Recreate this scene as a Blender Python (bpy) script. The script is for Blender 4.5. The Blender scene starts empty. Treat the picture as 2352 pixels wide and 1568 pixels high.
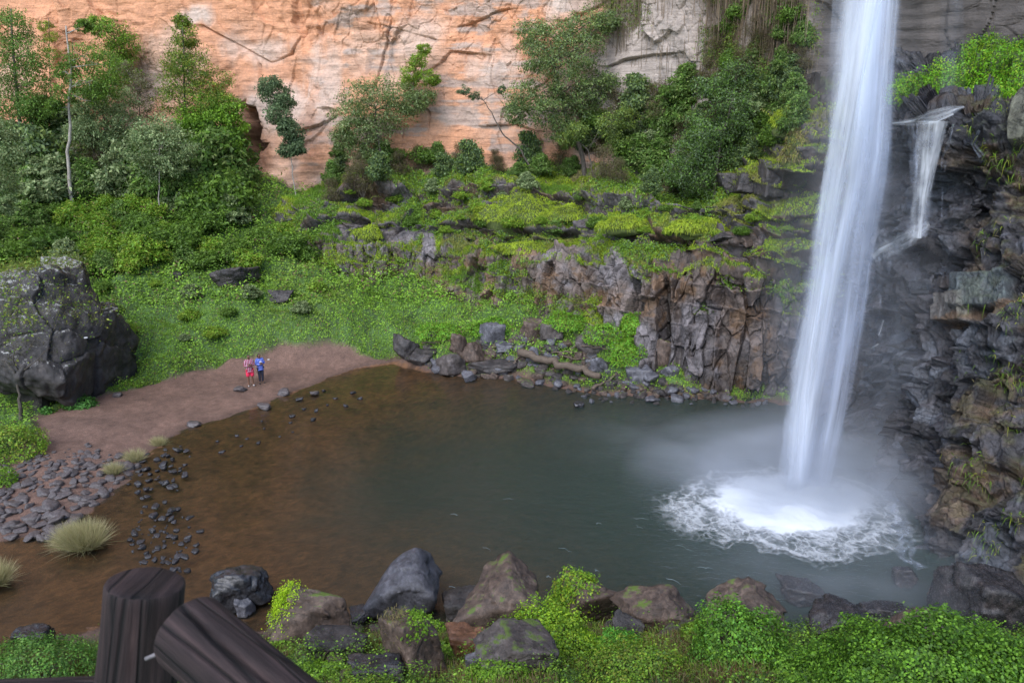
import bpy, math, random
import numpy as np
from mathutils import Vector, Matrix
R = math.radians
rng = np.random.default_rng(11)
random.seed(5)
C = bpy.context.scene.collection
scene = bpy.context.scene

# ------------------------------------------------------------------ camera maths
FPX, PITCH, CZ = 1794.0, R(17.0), 15.0
cp, sp = math.cos(PITCH), math.sin(PITCH)
def ray(px, py):
    px = np.asarray(px, float); py = np.asarray(py, float)
    dx = (px-1176)/FPX; dc = -(py-784)/FPX
    return dx, cp+dc*sp, -sp+dc*cp
def at(px, py, Y):
    dx, dy, dz = ray(px, py); t = np.asarray(Y, float)/dy
    return np.stack([dx*t, dy*t, CZ+dz*t], -1)
def gz(px, py, z=0.0):
    dx, dy, dz = ray(px, py); t = (z-CZ)/dz
    return np.stack([dx*t, dy*t, CZ+dz*t], -1)
def proj(P):
    x, y, z = P[..., 0], P[..., 1], P[..., 2]-CZ
    d = y*cp - z*sp; u = y*sp + z*cp
    d = np.where(d < .05, .05, d)
    return 1176+FPX*x/d, 784-FPX*u/d

# ------------------------------------------------------------------ noise
def _h(ix, iy, iz, s):
    with np.errstate(over='ignore'):
        h = (ix.astype(np.uint32)*np.uint32(374761393) + iy.astype(np.uint32)*np.uint32(668265263)
             + iz.astype(np.uint32)*np.uint32(2147483647) + np.uint32((s*974634777) & 0xffffffff))
        h = (h ^ (h >> np.uint32(13)))*np.uint32(1274126177)
        h = (h ^ (h >> np.uint32(15)))*np.uint32(2246822519)
        h = h ^ (h >> np.uint32(16))
    return h.astype(np.float64)/4294967295.0
def vnoise(p, s=0):
    f = np.floor(p); i = f.astype(np.int64) & 0xffffffff; w = p-f; w = w*w*(3-2*w)
    x, y, z = i[..., 0], i[..., 1], i[..., 2]; out = 0
    for a in (0, 1):
        for b in (0, 1):
            for c in (0, 1):
                wt = (w[..., 0] if a else 1-w[..., 0])*(w[..., 1] if b else 1-w[..., 1])*(w[..., 2] if c else 1-w[..., 2])
                out = out+wt*_h((x+a) & 0xffffffff, (y+b) & 0xffffffff, (z+c) & 0xffffffff, s)
    return out*2-1
def fbm(p, o=4, s=0, g=.5):
    r = 0; a = 1.0; q = np.asarray(p, float)
    for k in range(o):
        r = r+a*vnoise(q, s+k*7); q = q*2.03+13.7; a *= g
    return r
def worley(p, s=0):
    f = np.floor(p); F1 = np.full(p.shape[:-1], 9.0); F2 = F1.copy(); cid = np.zeros(p.shape[:-1])
    for a in (-1, 0, 1):
        for b in (-1, 0, 1):
            for c in (-1, 0, 1):
                q = f+np.array([a, b, c]); i = q.astype(np.int64) & 0xffffffff
                x, y, z = i[..., 0], i[..., 1], i[..., 2]
                pt = q+np.stack([_h(x, y, z, s+1), _h(x, y, z, s+2), _h(x, y, z, s+3)], -1)
                d = np.linalg.norm(p-pt, axis=-1); r = _h(x, y, z, s+4)
                m = d < F1
                F2 = np.where(m, F1, np.minimum(F2, d)); cid = np.where(m, r, cid); F1 = np.where(m, d, F1)
    return F1, F2, cid
def facet(p, s=0, tilt=1.0):
    f = np.floor(p); F1 = np.full(p.shape[:-1], 9.0); F2 = F1.copy(); cid = np.zeros(p.shape[:-1]); tl = cid.copy()
    for a in (-1, 0, 1):
        for b in (-1, 0, 1):
            for c in (-1, 0, 1):
                q = f+np.array([a, b, c]); i = q.astype(np.int64) & 0xffffffff
                x, y, z = i[..., 0], i[..., 1], i[..., 2]
                off = p-(q+np.stack([_h(x, y, z, s+1), _h(x, y, z, s+2), _h(x, y, z, s+3)], -1)); d = np.abs(off).max(-1)*.5+np.linalg.norm(off, axis=-1)*.5
                m = d < F1; F2 = np.where(m, F1, np.minimum(F2, d)); F1 = np.where(m, d, F1); cid = np.where(m, _h(x, y, z, s+4), cid)
                t = off[..., 0]*(_h(x, y, z, s+5)-.5)+off[..., 1]*(_h(x, y, z, s+6)-.5)+off[..., 2]*(_h(x, y, z, s+7)-.5); tl = np.where(m, t, tl)
    return (cid-.5)+tilt*2*tl, F2-F1
def sm(a, b, x):
    t = np.clip((x-a)/(b-a), 0, 1); return t*t*(3-2*t)
def pline_dist(x, y, pts):
    d = np.full(np.shape(x), 1e9)
    for (x0, y0), (x1, y1) in zip(pts[:-1], pts[1:]):
        vx, vy = x1-x0, y1-y0; L = vx*vx+vy*vy+1e-9
        t = np.clip(((x-x0)*vx+(y-y0)*vy)/L, 0, 1)
        d = np.minimum(d, np.hypot(x-x0-t*vx, y-y0-t*vy))
    return d
def inside(x, y, poly):
    r = np.zeros(np.shape(x), bool); n = len(poly)
    for i in range(n):
        x0, y0 = poly[i]; x1, y1 = poly[(i+1) % n]
        if y0 == y1: continue
        r ^= ((y0 > y) != (y1 > y)) & (x < (x1-x0)*(y-y0)/(y1-y0)+x0)
    return r
def sdf(x, y, poly):
    d = pline_dist(x, y, list(poly)+[poly[0]])
    return np.where(inside(x, y, poly), -d, d)

# ------------------------------------------------------------------ objects
def tag(o, label=None, cat=None, group=None, kind=None):
    if label: o['label'] = label
    if cat: o['category'] = cat
    if group: o['group'] = group
    if kind: o['kind'] = kind
    return o
def mesh(name, V, F, mats, col=None, uv=None, smooth=True, sizes=None):
    me = bpy.data.meshes.new(name)
    V = np.asarray(V, np.float32).reshape(-1, 3); F = np.asarray(F, np.int32)
    k = F.shape[1]; n = len(F)
    me.vertices.add(len(V)); me.vertices.foreach_set('co', V.ravel())
    me.loops.add(n*k); me.loops.foreach_set('vertex_index', F.ravel())
    me.polygons.add(n); me.polygons.foreach_set('loop_start', np.arange(n, dtype=np.int32)*k)
    try: me.polygons.foreach_set('loop_total', np.full(n, k, np.int32))
    except Exception: pass
    me.polygons.foreach_set('use_smooth', np.full(n, smooth))
    if col is not None:
        a = me.attributes.new('Col', 'FLOAT_COLOR', 'POINT')
        c = np.ones((len(V), 4), np.float32); c[:, :3] = col; a.data.foreach_set('color', c.ravel())
    if uv is not None:
        l = me.uv_layers.new(name='UVMap'); l.data.foreach_set('uv', np.asarray(uv, np.float32)[F.ravel()].ravel())
    me.update(calc_edges=True); me.validate()
    for m in (mats if isinstance(mats, (list, tuple)) else [mats]): me.materials.append(m)
    return me
def obj(name, me, parent=None, loc=None):
    o = bpy.data.objects.new(name, me); C.objects.link(o)
    if parent: o.parent = parent
    if loc is not None: o.location = loc
    return o
def empty(name, loc, rz=0):
    o = bpy.data.objects.new(name, None); C.objects.link(o); o.location = loc; o.rotation_euler.z = rz
    o.empty_display_size = .2
    return o
def copy_tree(o, parent=None):
    c = o.copy(); C.objects.link(c)
    if parent: c.parent = parent
    for ch in list(o.children): copy_tree(ch, c)
    return c
def grid_faces(nu, nv):
    i = np.arange((nu-1)*(nv-1)); a = (i//(nv-1))*nv + i % (nv-1)
    return np.stack([a, a+nv, a+nv+1, a+1], -1)

# ------------------------------------------------------------------ materials
def newmat(name):
    m = bpy.data.materials.new(name); m.use_nodes = True; nt = m.node_tree; nt.nodes.clear()
    out = nt.nodes.new('ShaderNodeOutputMaterial')
    def N(t, **k):
        n = nt.nodes.new(t)
        for a, b in k.items():
            if a in n.inputs.keys(): n.inputs[a].default_value = b
            else: setattr(n, a, b)
        return n
    def L(a, b): nt.links.new(a, b)
    return m, N, L, out
def ramp(N, L, fac, stops):
    r = N('ShaderNodeValToRGB'); e = r.color_ramp.elements
    while len(e) < len(stops): e.new(.5)
    for q, (p, c) in zip(e, stops):
        q.position = p; q.color = (*c, 1) if not np.isscalar(c) else (c, c, c, 1)
    L(fac, r.inputs['Fac']); return r.outputs['Color']
def math_(N, L, op, a, b=None, clamp=False):
    n = N('ShaderNodeMath', operation=op); n.use_clamp = clamp
    for i, v in enumerate((a, b)):
        if v is None: continue
        if isinstance(v, (int, float)): n.inputs[i].default_value = v
        else: L(v, n.inputs[i])
    return n.outputs[0]
def mixc(N, L, fac, a, b, mode='MIX'):
    n = N('ShaderNodeMix', data_type='RGBA', blend_type=mode)
    for i, v in ((0, fac), (6, a), (7, b)):
        if isinstance(v, (int, float)): n.inputs[i].default_value = v
        elif isinstance(v, tuple): n.inputs[i].default_value = (*v, 1)
        else: L(v, n.inputs[i])
    return n.outputs[2]
def rock_mat(name, col=None, rough=.75, bump=.6, scale=1.0, crack=.5, moss=0, lichen=0, strat=0, var=(.55, 1.4), cscale=1.2, spec=.5, warp=.5, facets=.6):
    m, N, L, out = newmat(name)
    tc = N('ShaderNodeNewGeometry').outputs['Position'] if col is None else N('ShaderNodeTexCoord').outputs['Object']
    n1 = N('ShaderNodeTexNoise', Scale=1.3*scale, Detail=8.0, Roughness=.65); L(tc, n1.inputs['Vector'])
    n2 = N('ShaderNodeTexNoise', Scale=7*scale, Detail=9.0, Roughness=.78); L(tc, n2.inputs['Vector'])
    v = N('ShaderNodeTexVoronoi', feature='DISTANCE_TO_EDGE', Scale=cscale*scale)
    wn = N('ShaderNodeVectorMath', operation='MULTIPLY_ADD'); L(n1.outputs['Color'], wn.inputs[0]); wn.inputs[1].default_value = (warp,)*3; L(tc, wn.inputs[2])
    mp = N('ShaderNodeMapping'); mp.inputs['Scale'].default_value = (1.3, 1.3, .7); L(wn.outputs[0], mp.inputs['Vector']); L(mp.outputs[0], v.inputs['Vector'])
    v2 = N('ShaderNodeTexVoronoi', feature='F1', distance='CHEBYCHEV', Scale=cscale*scale*3.3); L(mp.outputs[0], v2.inputs['Vector'])
    if col is None: base = N('ShaderNodeAttribute', attribute_name='Col').outputs['Color']
    else: base = ramp(N, L, n1.outputs['Fac'], [(.3, col[0]), (.5, col[1]), (.7, col[2])])
    tone = ramp(N, L, n2.outputs['Fac'], [(.3, var[0]), (.7, var[1])])
    c = mixc(N, L, 1.0, base, tone, 'MULTIPLY')
    sv_ = N('ShaderNodeSeparateColor'); L(v2.outputs['Color'], sv_.inputs[0]); c = mixc(N, L, facets, c, ramp(N, L, sv_.outputs[0], [(0.0, .55), (1.0, 1.5)]), 'MULTIPLY')
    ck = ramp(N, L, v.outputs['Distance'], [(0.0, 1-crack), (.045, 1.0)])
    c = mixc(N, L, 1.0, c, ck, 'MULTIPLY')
    hgt = math_(N, L, 'MULTIPLY', n2.outputs['Fac'], .35)
    hgt = math_(N, L, 'ADD', hgt, math_(N, L, 'MULTIPLY', n1.outputs['Fac'], .6))
    hgt = math_(N, L, 'ADD', hgt, math_(N, L, 'MULTIPLY', ck, .25*crack))
    hgt = math_(N, L, 'ADD', hgt, math_(N, L, 'MULTIPLY', sv_.outputs[1], .22*facets))
    if strat:
        ms = N('ShaderNodeMapping'); ms.inputs['Scale'].default_value = (.25, .25, 3.2*strat); L(wn.outputs[0], ms.inputs['Vector'])
        ns = N('ShaderNodeTexNoise', Scale=1.0, Detail=5.0, Roughness=.7); L(ms.outputs[0], ns.inputs['Vector'])
        hgt = math_(N, L, 'ADD', hgt, math_(N, L, 'MULTIPLY', ns.outputs['Fac'], .5))
        c = mixc(N, L, 1.0, c, ramp(N, L, ns.outputs['Fac'], [(.34, .72), (.5, 1.0), (.7, 1.12)]), 'MULTIPLY')
    if moss or lichen:
        nz = N('ShaderNodeSeparateXYZ'); L(N('ShaderNodeNewGeometry').outputs['Normal'], nz.inputs[0])
        q = N('ShaderNodeTexNoise', Scale=2.2, Detail=7.0, Roughness=.7); L(tc, q.inputs['Vector'])
        if moss:
            f = math_(N, L, 'ADD', math_(N, L, 'MULTIPLY', nz.outputs[2], .35), q.outputs['Fac'])
            f = ramp(N, L, f, [(.86-moss*.25, 0.0), (.93-moss*.25, 1.0)])
            c = mixc(N, L, f, c, mixc(N, L, n2.outputs['Fac'], (.035, .07, .012), (.14, .2, .03)))
        if lichen:
            q2 = N('ShaderNodeTexNoise', Scale=5.0, Detail=8.0, Roughness=.8); L(tc, q2.inputs['Vector'])
            f = math_(N, L, 'ADD', math_(N, L, 'MULTIPLY', nz.outputs[2], .3), q2.outputs['Fac'])
            f = ramp(N, L, f, [(.84-lichen*.25, 0.0), (.88-lichen*.25, .85)])
            c = mixc(N, L, f, c, (.38, .38, .36))
    b = N('ShaderNodeBump', Strength=bump, Distance=.25/scale); L(hgt, b.inputs['Height'])
    p = N('ShaderNodeBsdfPrincipled'); L(c, p.inputs['Base Color']); L(b.outputs[0], p.inputs['Normal'])
    p.inputs['Specular IOR Level'].default_value = spec
    rr = ramp(N, L, n2.outputs['Fac'], [(.35, max(rough-.18, .05)), (.65, min(rough+.12, 1))]); L(rr, p.inputs['Roughness'])
    L(p.outputs[0], out.inputs['Surface']); return m
def leaf_mat(name='leaf'):
    m, N, L, out = newmat(name)
    c = N('ShaderNodeAttribute', attribute_name='Col').outputs['Color']
    p = N('ShaderNodeBsdfPrincipled', Roughness=.55); L(c, p.inputs['Base Color']); p.inputs['Specular IOR Level'].default_value = .35
    t = N('ShaderNodeBsdfTranslucent'); L(c, t.inputs['Color'])
    x = N('ShaderNodeMixShader'); x.inputs[0].default_value = .38; L(p.outputs[0], x.inputs[1]); L(t.outputs[0], x.inputs[2])
    L(x.outputs[0], out.inputs['Surface']); return m
def plain_mat(name, c1, c2, rough=.8, scale=20, stretch=(1, 1, 1), bump=.3):
    m, N, L, out = newmat(name)
    mp = N('ShaderNodeMapping'); mp.inputs['Scale'].default_value = stretch; L(N('ShaderNodeTexCoord').outputs['Object'], mp.inputs['Vector'])
    n = N('ShaderNodeTexNoise', Scale=float(scale), Detail=6.0, Roughness=.65); L(mp.outputs[0], n.inputs['Vector'])
    c = ramp(N, L, n.outputs['Fac'], [(.3, c1), (.7, c2)])
    b = N('ShaderNodeBump', Strength=bump, Distance=.02); L(n.outputs['Fac'], b.inputs['Height'])
    p = N('ShaderNodeBsdfPrincipled', Roughness=rough); L(c, p.inputs['Base Color']); L(b.outputs[0], p.inputs['Normal'])
    L(p.outputs[0], out.inputs['Surface']); return m

M_leaf = leaf_mat()
M_bark = plain_mat('bark', (.035, .028, .022), (.13, .11, .09), .9, 6, (3, 3, .8))
M_pale_bark = plain_mat('pale_bark', (.16, .14, .12), (.42, .38, .34), .9, 5, (3, 3, .8))
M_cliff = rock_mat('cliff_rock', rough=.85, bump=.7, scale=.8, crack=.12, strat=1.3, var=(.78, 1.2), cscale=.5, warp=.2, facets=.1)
M_terrace = rock_mat('terrace_rock', rough=.6, bump=.7, scale=1.0, crack=.6, var=(.55, 1.4), cscale=1.1)
M_wall = rock_mat('wet_wall_rock', rough=.38, bump=.85, scale=1.2, crack=.55, strat=.5, var=(.45, 1.5), cscale=1.3)
M_dark = rock_mat('dark_rock', ((.018, .017, .018), (.045, .04, .04), (.075, .065, .06)), .7, .6, 1, .3, lichen=.35)
M_lichen = M_dark
M_dark = rock_mat('plain_dark_rock', ((.018, .017, .018), (.045, .04, .04), (.085, .072, .066)), .6, .7, 1.4, .3)
M_grey = rock_mat('blue_grey_rock', ((.05, .05, .058), (.09, .09, .105), (.16, .16, .18)), .45, .5, 1.6, .3)
M_brown = rock_mat('brown_rock', ((.035, .025, .02), (.085, .058, .045), (.16, .115, .09)), .65, .6, 1.8, .35, moss=.1)
M_rust = rock_mat('rust_rock', ((.09, .04, .02), (.16, .075, .04), (.22, .12, .08)), .6, .4, 1.5, .2)
M_wet = rock_mat('wet_black_rock', ((.012, .012, .014), (.03, .028, .03), (.06, .05, .05)), .25, .6, 2.5, .3)
M_layer = rock_mat('layered_rock', ((.045, .035, .032), (.09, .075, .07), (.17, .15, .15)), .6, .8, 1.5, .35, strat=4, moss=.15)
M_stone = rock_mat('river_stone', ((.04, .034, .034), (.085, .074, .076), (.15, .13, .13)), .55, .35, 2.5, .15)
M_wetstone = rock_mat('wet_stone', ((.012, .012, .014), (.03, .03, .034), (.07, .07, .08)), .16, .4, 3, .15)

# ------------------------------------------------------------------ plan of the basin
POOLPX = [(905, 832), (800, 850), (750, 872), (640, 918), (560, 948), (425, 985), (385, 1010), (335, 1060), (290, 1100),
          (205, 1180), (60, 1232), (-150, 1260), (-500, 1330), (-500, 1440), (-150, 1470), (0, 1468), (200, 1450), (430, 1430), (600, 1445), (850, 1450),
          (1050, 1440), (1300, 1430), (1600, 1440), (1800, 1455), (1950, 1450), (2150, 1430), (2330, 1420), (2330, 1200), (2160, 1000),
          (2000, 940), (1790, 928), (1600, 918), (1480, 912), (1330, 902), (1200, 876), (1000, 858)]
POOL = [tuple(p[:2]) for p in gz(*np.array(POOLPX, float).T)]
BEACHPX = [(905, 845), (905, 822), (800, 818), (700, 822), (600, 832), (500, 852), (400, 880), (290, 903), (160, 940), (80, 965), (110, 1010), (0, 1070), (-200, 1120), (-600, 1200),
           (-600, 1500), (0, 1300), (335, 1100), (500, 1010), (750, 890)]
BEACH = [tuple(p[:2]) for p in gz(*np.array(BEACHPX, float).T, .25)]
land = []
for q in POOLPX: land.append(gz(*q))
for q in BEACHPX[1:10]: land.append(gz(*q, .45))
HILL = {-1300: [(800, 40), (600, 48), (400, 60), (340, 66)], -500: [(1000, 34), (800, 40), (650, 46), (550, 51), (450, 57), (350, 63)],
        0: [(950, 38), (750, 42), (650, 46), (550, 51), (450, 57), (350, 63)], 300: [(800, 43), (650, 47.5), (550, 52), (450, 57), (370, 62)],
        600: [(780, 44.8), (700, 47), (600, 51), (500, 56), (430, 60)], 800: [(760, 46), (700, 48), (640, 51.5), (560, 55)],
        1000: [(780, 45.6), (720, 48), (650, 51.5), (600, 54)], 1200: [(770, 45), (690, 47.8), (660, 50)], 1350: [(810, 42.5), (700, 46)],
        1450: [(860, 40.5), (760, 42.5)], 1600: [(900, 39.3), (860, 41)]}
for k, v in HILL.items():
    for (py, Y) in v: land.append(at(k, py, Y))
BANK = [(-300, 1568, .6), (100, 1530, .6), (300, 1568, 1.2), (560, 1568, 1.7), (700, 1500, 1.2), (900, 1568, 2.2), (1000, 1490, 1.5), (1250, 1568, 3.0), (1250, 1480, 2.0),
        (1500, 1470, 2.2), (1650, 1440, 2.6), (1500, 1568, 3.6), (1750, 1568, 4.2), (1850, 1500, 2.6), (2050, 1480, 3.0), (2050, 1568, 4.6),
        (2250, 1500, 3.2), (2300, 1568, 4.4), (2450, 1568, 3.6)]
for (px, py, z) in BANK: land.append(gz(px, py, z))
for X in (-12, -6, 0, 6, 12, 20):
    land.append(np.array([X, 6, 8.0])); land.append(np.array([X, 0, 12.6])); land.append(np.array([X, -6, 14.0]))
for X in (-45, -30): land.append(np.array([X, 8, 5.0])); land.append(np.array([X, 0, 10.0])); land.append(np.array([X, 20, .5]))
land = np.array(land)
def tps(P):
    n = len(P); d = np.linalg.norm(P[:, None, :2]-P[None, :, :2], axis=-1)
    K = np.where(d > 0, d*d*np.log(d+1e-12), 0)+np.eye(n)*.3
    A = np.zeros((n+3, n+3)); A[:n, :n] = K; A[:n, n] = 1; A[:n, n+1:] = P[:, :2]; A[n:, :n] = A[:n, n:].T
    return np.linalg.solve(A, np.concatenate([P[:, 2], [0, 0, 0]]))
W = tps(land)
def landz(x, y):
    z = W[-3]+W[-2]*x+W[-1]*y
    for i in range(len(land)):
        d2 = (x-land[i, 0])**2+(y-land[i, 1])**2
        z = z+W[i]*.5*d2*np.log(d2+1e-12)
    return z
gx = np.concatenate([np.linspace(-75, -30, 70)[:-1], np.linspace(-30, 24, 420), np.linspace(24, 45, 40)[1:]])
gy = np.concatenate([np.linspace(-12, 8, 40)[:-1], np.linspace(8, 60, 400), np.linspace(60, 75, 30)[1:]])
GX, GY = np.meshgrid(gx, gy, indexing='ij')
sp_pool = sdf(GX, GY, POOL); sp_beach = sdf(GX, GY, BEACH)
ZL = np.clip(landz(GX, GY), -.5, 16)
P3 = np.stack([GX, GY, GX*0], -1)
edge = fbm(P3*.6, 3, 5)*.5
sp_pool_n = sp_pool+edge*.5
wet = sm(.0, -1.2, sp_pool_n)
beachy = sm(.2, -.15, sp_beach+edge*1.1)
near = sm(24, 18, GY)
vegm = (1-beachy)*sm(.1, 1.0, sp_pool_n)
lump = fbm(P3*.55, 4, 21)*.42+np.abs(fbm(P3*1.4, 3, 31))*.25
Zland = np.maximum(ZL, .02+.05*np.clip(sp_pool, 0, 8))+vegm*lump*.8+(1-vegm)*fbm(P3*2.5, 3, 8)*.035
Zbed = -.04-np.clip(-sp_pool_n, 0, 30)**1.25*.075+fbm(P3*1.5, 3, 9)*.05
left = sm(-9, -16, GX)
Zbed = Zbed*(1-left)+np.maximum(Zbed, -.28+fbm(P3*1.2, 3, 9)*.09)*left
GZ = np.where(sp_pool_n < 0, np.minimum(Zbed, Zland*0-.01), Zland)
bl = sm(-.3, .3, sp_pool_n); GZ = np.minimum(Zbed, 0)*(1-bl)+Zland*bl
def gheight(x, y):
    fi = np.interp(x, gx, np.arange(len(gx))); fj = np.interp(y, gy, np.arange(len(gy)))
    i = np.clip(fi.astype(int), 0, len(gx)-2); j = np.clip(fj.astype(int), 0, len(gy)-2); a = fi-i; b = fj-j
    return (GZ[i, j]*(1-a)*(1-b)+GZ[i+1, j]*a*(1-b)+GZ[i, j+1]*(1-a)*b+GZ[i+1, j+1]*a*b)
def ghit(px, py):
    """where the line of sight through this picture point meets the ground (or water)"""
    px = np.atleast_1d(np.asarray(px, float)); py = np.atleast_1d(np.asarray(py, float))
    dx, dy, dz = ray(px, py); t = np.full(px.shape, 3.0); done = np.zeros(px.shape, bool)
    for _ in range(900):
        x, y, z = dx*t, dy*t, CZ+dz*t
        done |= z < np.maximum(gheight(x, y), 0)
        t = np.where(done, t, t+.09)
    return np.stack([dx*t, dy*t, np.maximum(gheight(dx*t, dy*t), 0)], -1)
# ground colours: what the soil is made of in each place
soil = np.array([.15, .09, .068]); veg = np.array([.06, .115, .028]); sand_wet = np.array([.12, .058, .026]); deep = np.array([.04, .045, .035])
n1 = fbm(P3*.9, 4, 40)[..., None]; n2 = fbm(P3*5, 3, 41)[..., None]
col = soil*(1+.16*n1+.2*n2)
col = col*(1-vegm[..., None])+veg*(1+.5*n1)*vegm[..., None]
dd = sm(-1.5, -10.0, sp_pool_n+left*7+n1[..., 0]*1.0+sm(4,-10,GX)*2.5)[..., None]
bed = (sand_wet*(1+.2*n1+.35*n2+.35*fbm(P3*9, 2, 43)[..., None]))*(1-dd)+deep*dd
wetb = sm(.9, -.1, sp_pool_n)[..., None]
col = col*(1-wetb*.35)
col = np.where((sp_pool_n < 0)[..., None], bed, col)
M_ground = rock_mat('soil_and_gravel', rough=.8, bump=.6, scale=2.2, crack=.45, var=(.5, 1.6), cscale=4.5, facets=.8)
ground = obj('ground', mesh('ground', np.stack([GX, GY, GZ], -1), grid_faces(len(gx), len(gy)), M_ground, np.clip(col, .004, 1).reshape(-1, 3)))
tag(ground, kind='structure')

# ------------------------------------------------------------------ water
m, N, L, out = newmat('pool_water')
geo = N('ShaderNodeNewGeometry').outputs['Position']
mp = N('ShaderNodeMapping'); mp.inputs['Scale'].default_value = (1.0, 1.7, 1); mp.inputs['Rotation'].default_value = (0, 0, .5); L(geo, mp.inputs['Vector'])
a = N('ShaderNodeTexNoise', Scale=2.6, Detail=4.0, Roughness=.6, Distortion=.5); L(mp.outputs[0], a.inputs['Vector'])
PL = gz(1845, 1140)
dist = N('ShaderNodeVectorMath', operation='DISTANCE'); L(geo, dist.inputs[0]); dist.inputs[1].default_value = tuple(PL)
b0 = N('ShaderNodeTexNoise', Scale=.9, Detail=2.0); L(mp.outputs[0], b0.inputs['Vector'])
amp = ramp(N, L, math_(N, L, 'MULTIPLY', dist.outputs['Value'], 1/26), [(.1, 1.0), (.55, .3), (1.0, .12)])
b = N('ShaderNodeBump', Distance=.12); L(math_(N, L, 'MULTIPLY', math_(N, L, 'ADD', a.outputs['Fac'], b0.outputs['Fac']), amp), b.inputs['Height']); b.inputs['Strength'].default_value = .8
fr = N('ShaderNodeFresnel', IOR=1.33); L(b.outputs[0], fr.inputs['Normal'])
tr = N('ShaderNodeBsdfTransparent'); tr.inputs[0].default_value = (.86, .86, .76, 1)
df = N('ShaderNodeBsdfDiffuse'); df.inputs[0].default_value = (.036, .056, .049, 1); L(b.outputs[0], df.inputs['Normal'])
turb = N('ShaderNodeMixShader'); L(ramp(N, L, math_(N, L, 'MULTIPLY', dist.outputs['Value'], 1/30), [(.1, .9), (.35, .6), (.7, .06)]), turb.inputs[0]); L(tr.outputs[0], turb.inputs[1]); L(df.outputs[0], turb.inputs[2])
gl = N('ShaderNodeBsdfGlossy', Roughness=.03); L(b.outputs[0], gl.inputs['Normal'])
mx = N('ShaderNodeMixShader'); L(fr.outputs[0], mx.inputs[0]); L(turb.outputs[0], mx.inputs[1]); L(gl.outputs[0], mx.inputs[2])
L(mx.outputs[0], out.inputs['Surface']); M_water = m
wx = np.linspace(-75, 30, 60); wy = np.linspace(10, 60, 40); WX, WY = np.meshgrid(wx, wy, indexing='ij')
tag(obj('pool_water', mesh('pool_water', np.stack([WX, WY, WX*0+.0], -1), grid_faces(60, 40), M_water)), kind='structure')

# foam spread round the plunge point
m, N, L, out = newmat('foam')
uvn = N('ShaderNodeUVMap', uv_map='UVMap').outputs[0]; sx = N('ShaderNodeSeparateXYZ'); L(uvn, sx.inputs[0]); rad = sx.outputs[0]
geo = N('ShaderNodeNewGeometry').outputs['Position']
mw = N('ShaderNodeTexNoise', Scale=1.1, Detail=4.0); L(geo, mw.inputs['Vector'])
wv = N('ShaderNodeVectorMath', operation='MULTIPLY_ADD'); L(mw.outputs['Color'], wv.inputs[0]); wv.inputs[1].default_value = (.9, .9, 0); L(geo, wv.inputs[2])
f1 = N('ShaderNodeTexVoronoi', feature='DISTANCE_TO_EDGE', Scale=2.6); L(wv.outputs[0], f1.inputs['Vector'])
f2 = N('ShaderNodeTexNoise', Scale=6.0, Detail=7.0, Roughness=.75, Distortion=.6); L(wv.outputs[0], f2.inputs['Vector'])
lace = ramp(N, L, f1.outputs['Distance'], [(.0, 1.0), (.16, .0)])
lace = math_(N, L, 'ADD', math_(N, L, 'MULTIPLY', lace, .2), math_(N, L, 'MULTIPLY', f2.outputs['Fac'], 1.0))
lw = N('ShaderNodeTexNoise', Scale=.3, Detail=2.0); L(geo, lw.inputs['Vector'])
rad = math_(N, L, 'ADD', rad, math_(N, L, 'MULTIPLY', math_(N, L, 'SUBTRACT', lw.outputs['Fac'], .48), .7))
radn = math_(N, L, 'ADD', rad, math_(N, L, 'MULTIPLY', math_(N, L, 'SUBTRACT', mw.outputs['Fac'], .5), .45))
dens = ramp(N, L, radn, [(.0, 1.0), (.38, .92), (.55, .56), (.68, .42), (.76, .58), (.82, .38), (.87, .44), (.95, .0)])
al = math_(N, L, 'ADD', lace, math_(N, L, 'MULTIPLY', math_(N, L, 'SUBTRACT', dens, .5), 1.9))
al = math_(N, L, 'MULTIPLY', ramp(N, L, al, [(.30, 0.0), (1.15, .9)]), ramp(N, L, sx.outputs[0], [(.45, 1.0), (.8, .6), (.99, 0.0)]))
dif = N('ShaderNodeBsdfDiffuse'); dif.inputs[0].default_value = (.86, .9, .95, 1)
tr = N('ShaderNodeBsdfTransparent'); mx = N('ShaderNodeMixShader'); L(al, mx.inputs[0]); L(tr.outputs[0], mx.inputs[1]); L(dif.outputs[0], mx.inputs[2])
L(mx.outputs[0], out.inputs['Surface']); M_foam = m
FC = gz(1822, 1165)
rr = np.linspace(0, 1, 60); th = np.linspace(0, 2*np.pi, 200)
RR, TH = np.meshgrid(rr, th, indexing='ij')
ex = np.where(np.cos(TH) > 0, 5.0, 5.8); ey = np.where(np.sin(TH) > 0, 4.4, 4.6)
fx = FC[0]+RR*ex*np.cos(TH); fy = FC[1]+RR*ey*np.sin(TH)
fz = .03+fbm(np.stack([fx, fy, fx*0], -1)*1.6, 3, 3)*.10*(1-RR)+.10*(1-RR)
fz = np.maximum(fz, .015)
foam = obj('foam', mesh('foam', np.stack([fx, fy, fz], -1), grid_faces(60, 200)[:, ::-1], M_foam, uv=np.stack([RR, TH], -1).reshape(-1, 2)))
tag(foam, 'white foam spreading on the pool where the tall waterfall lands', 'foam', kind='stuff')
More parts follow.
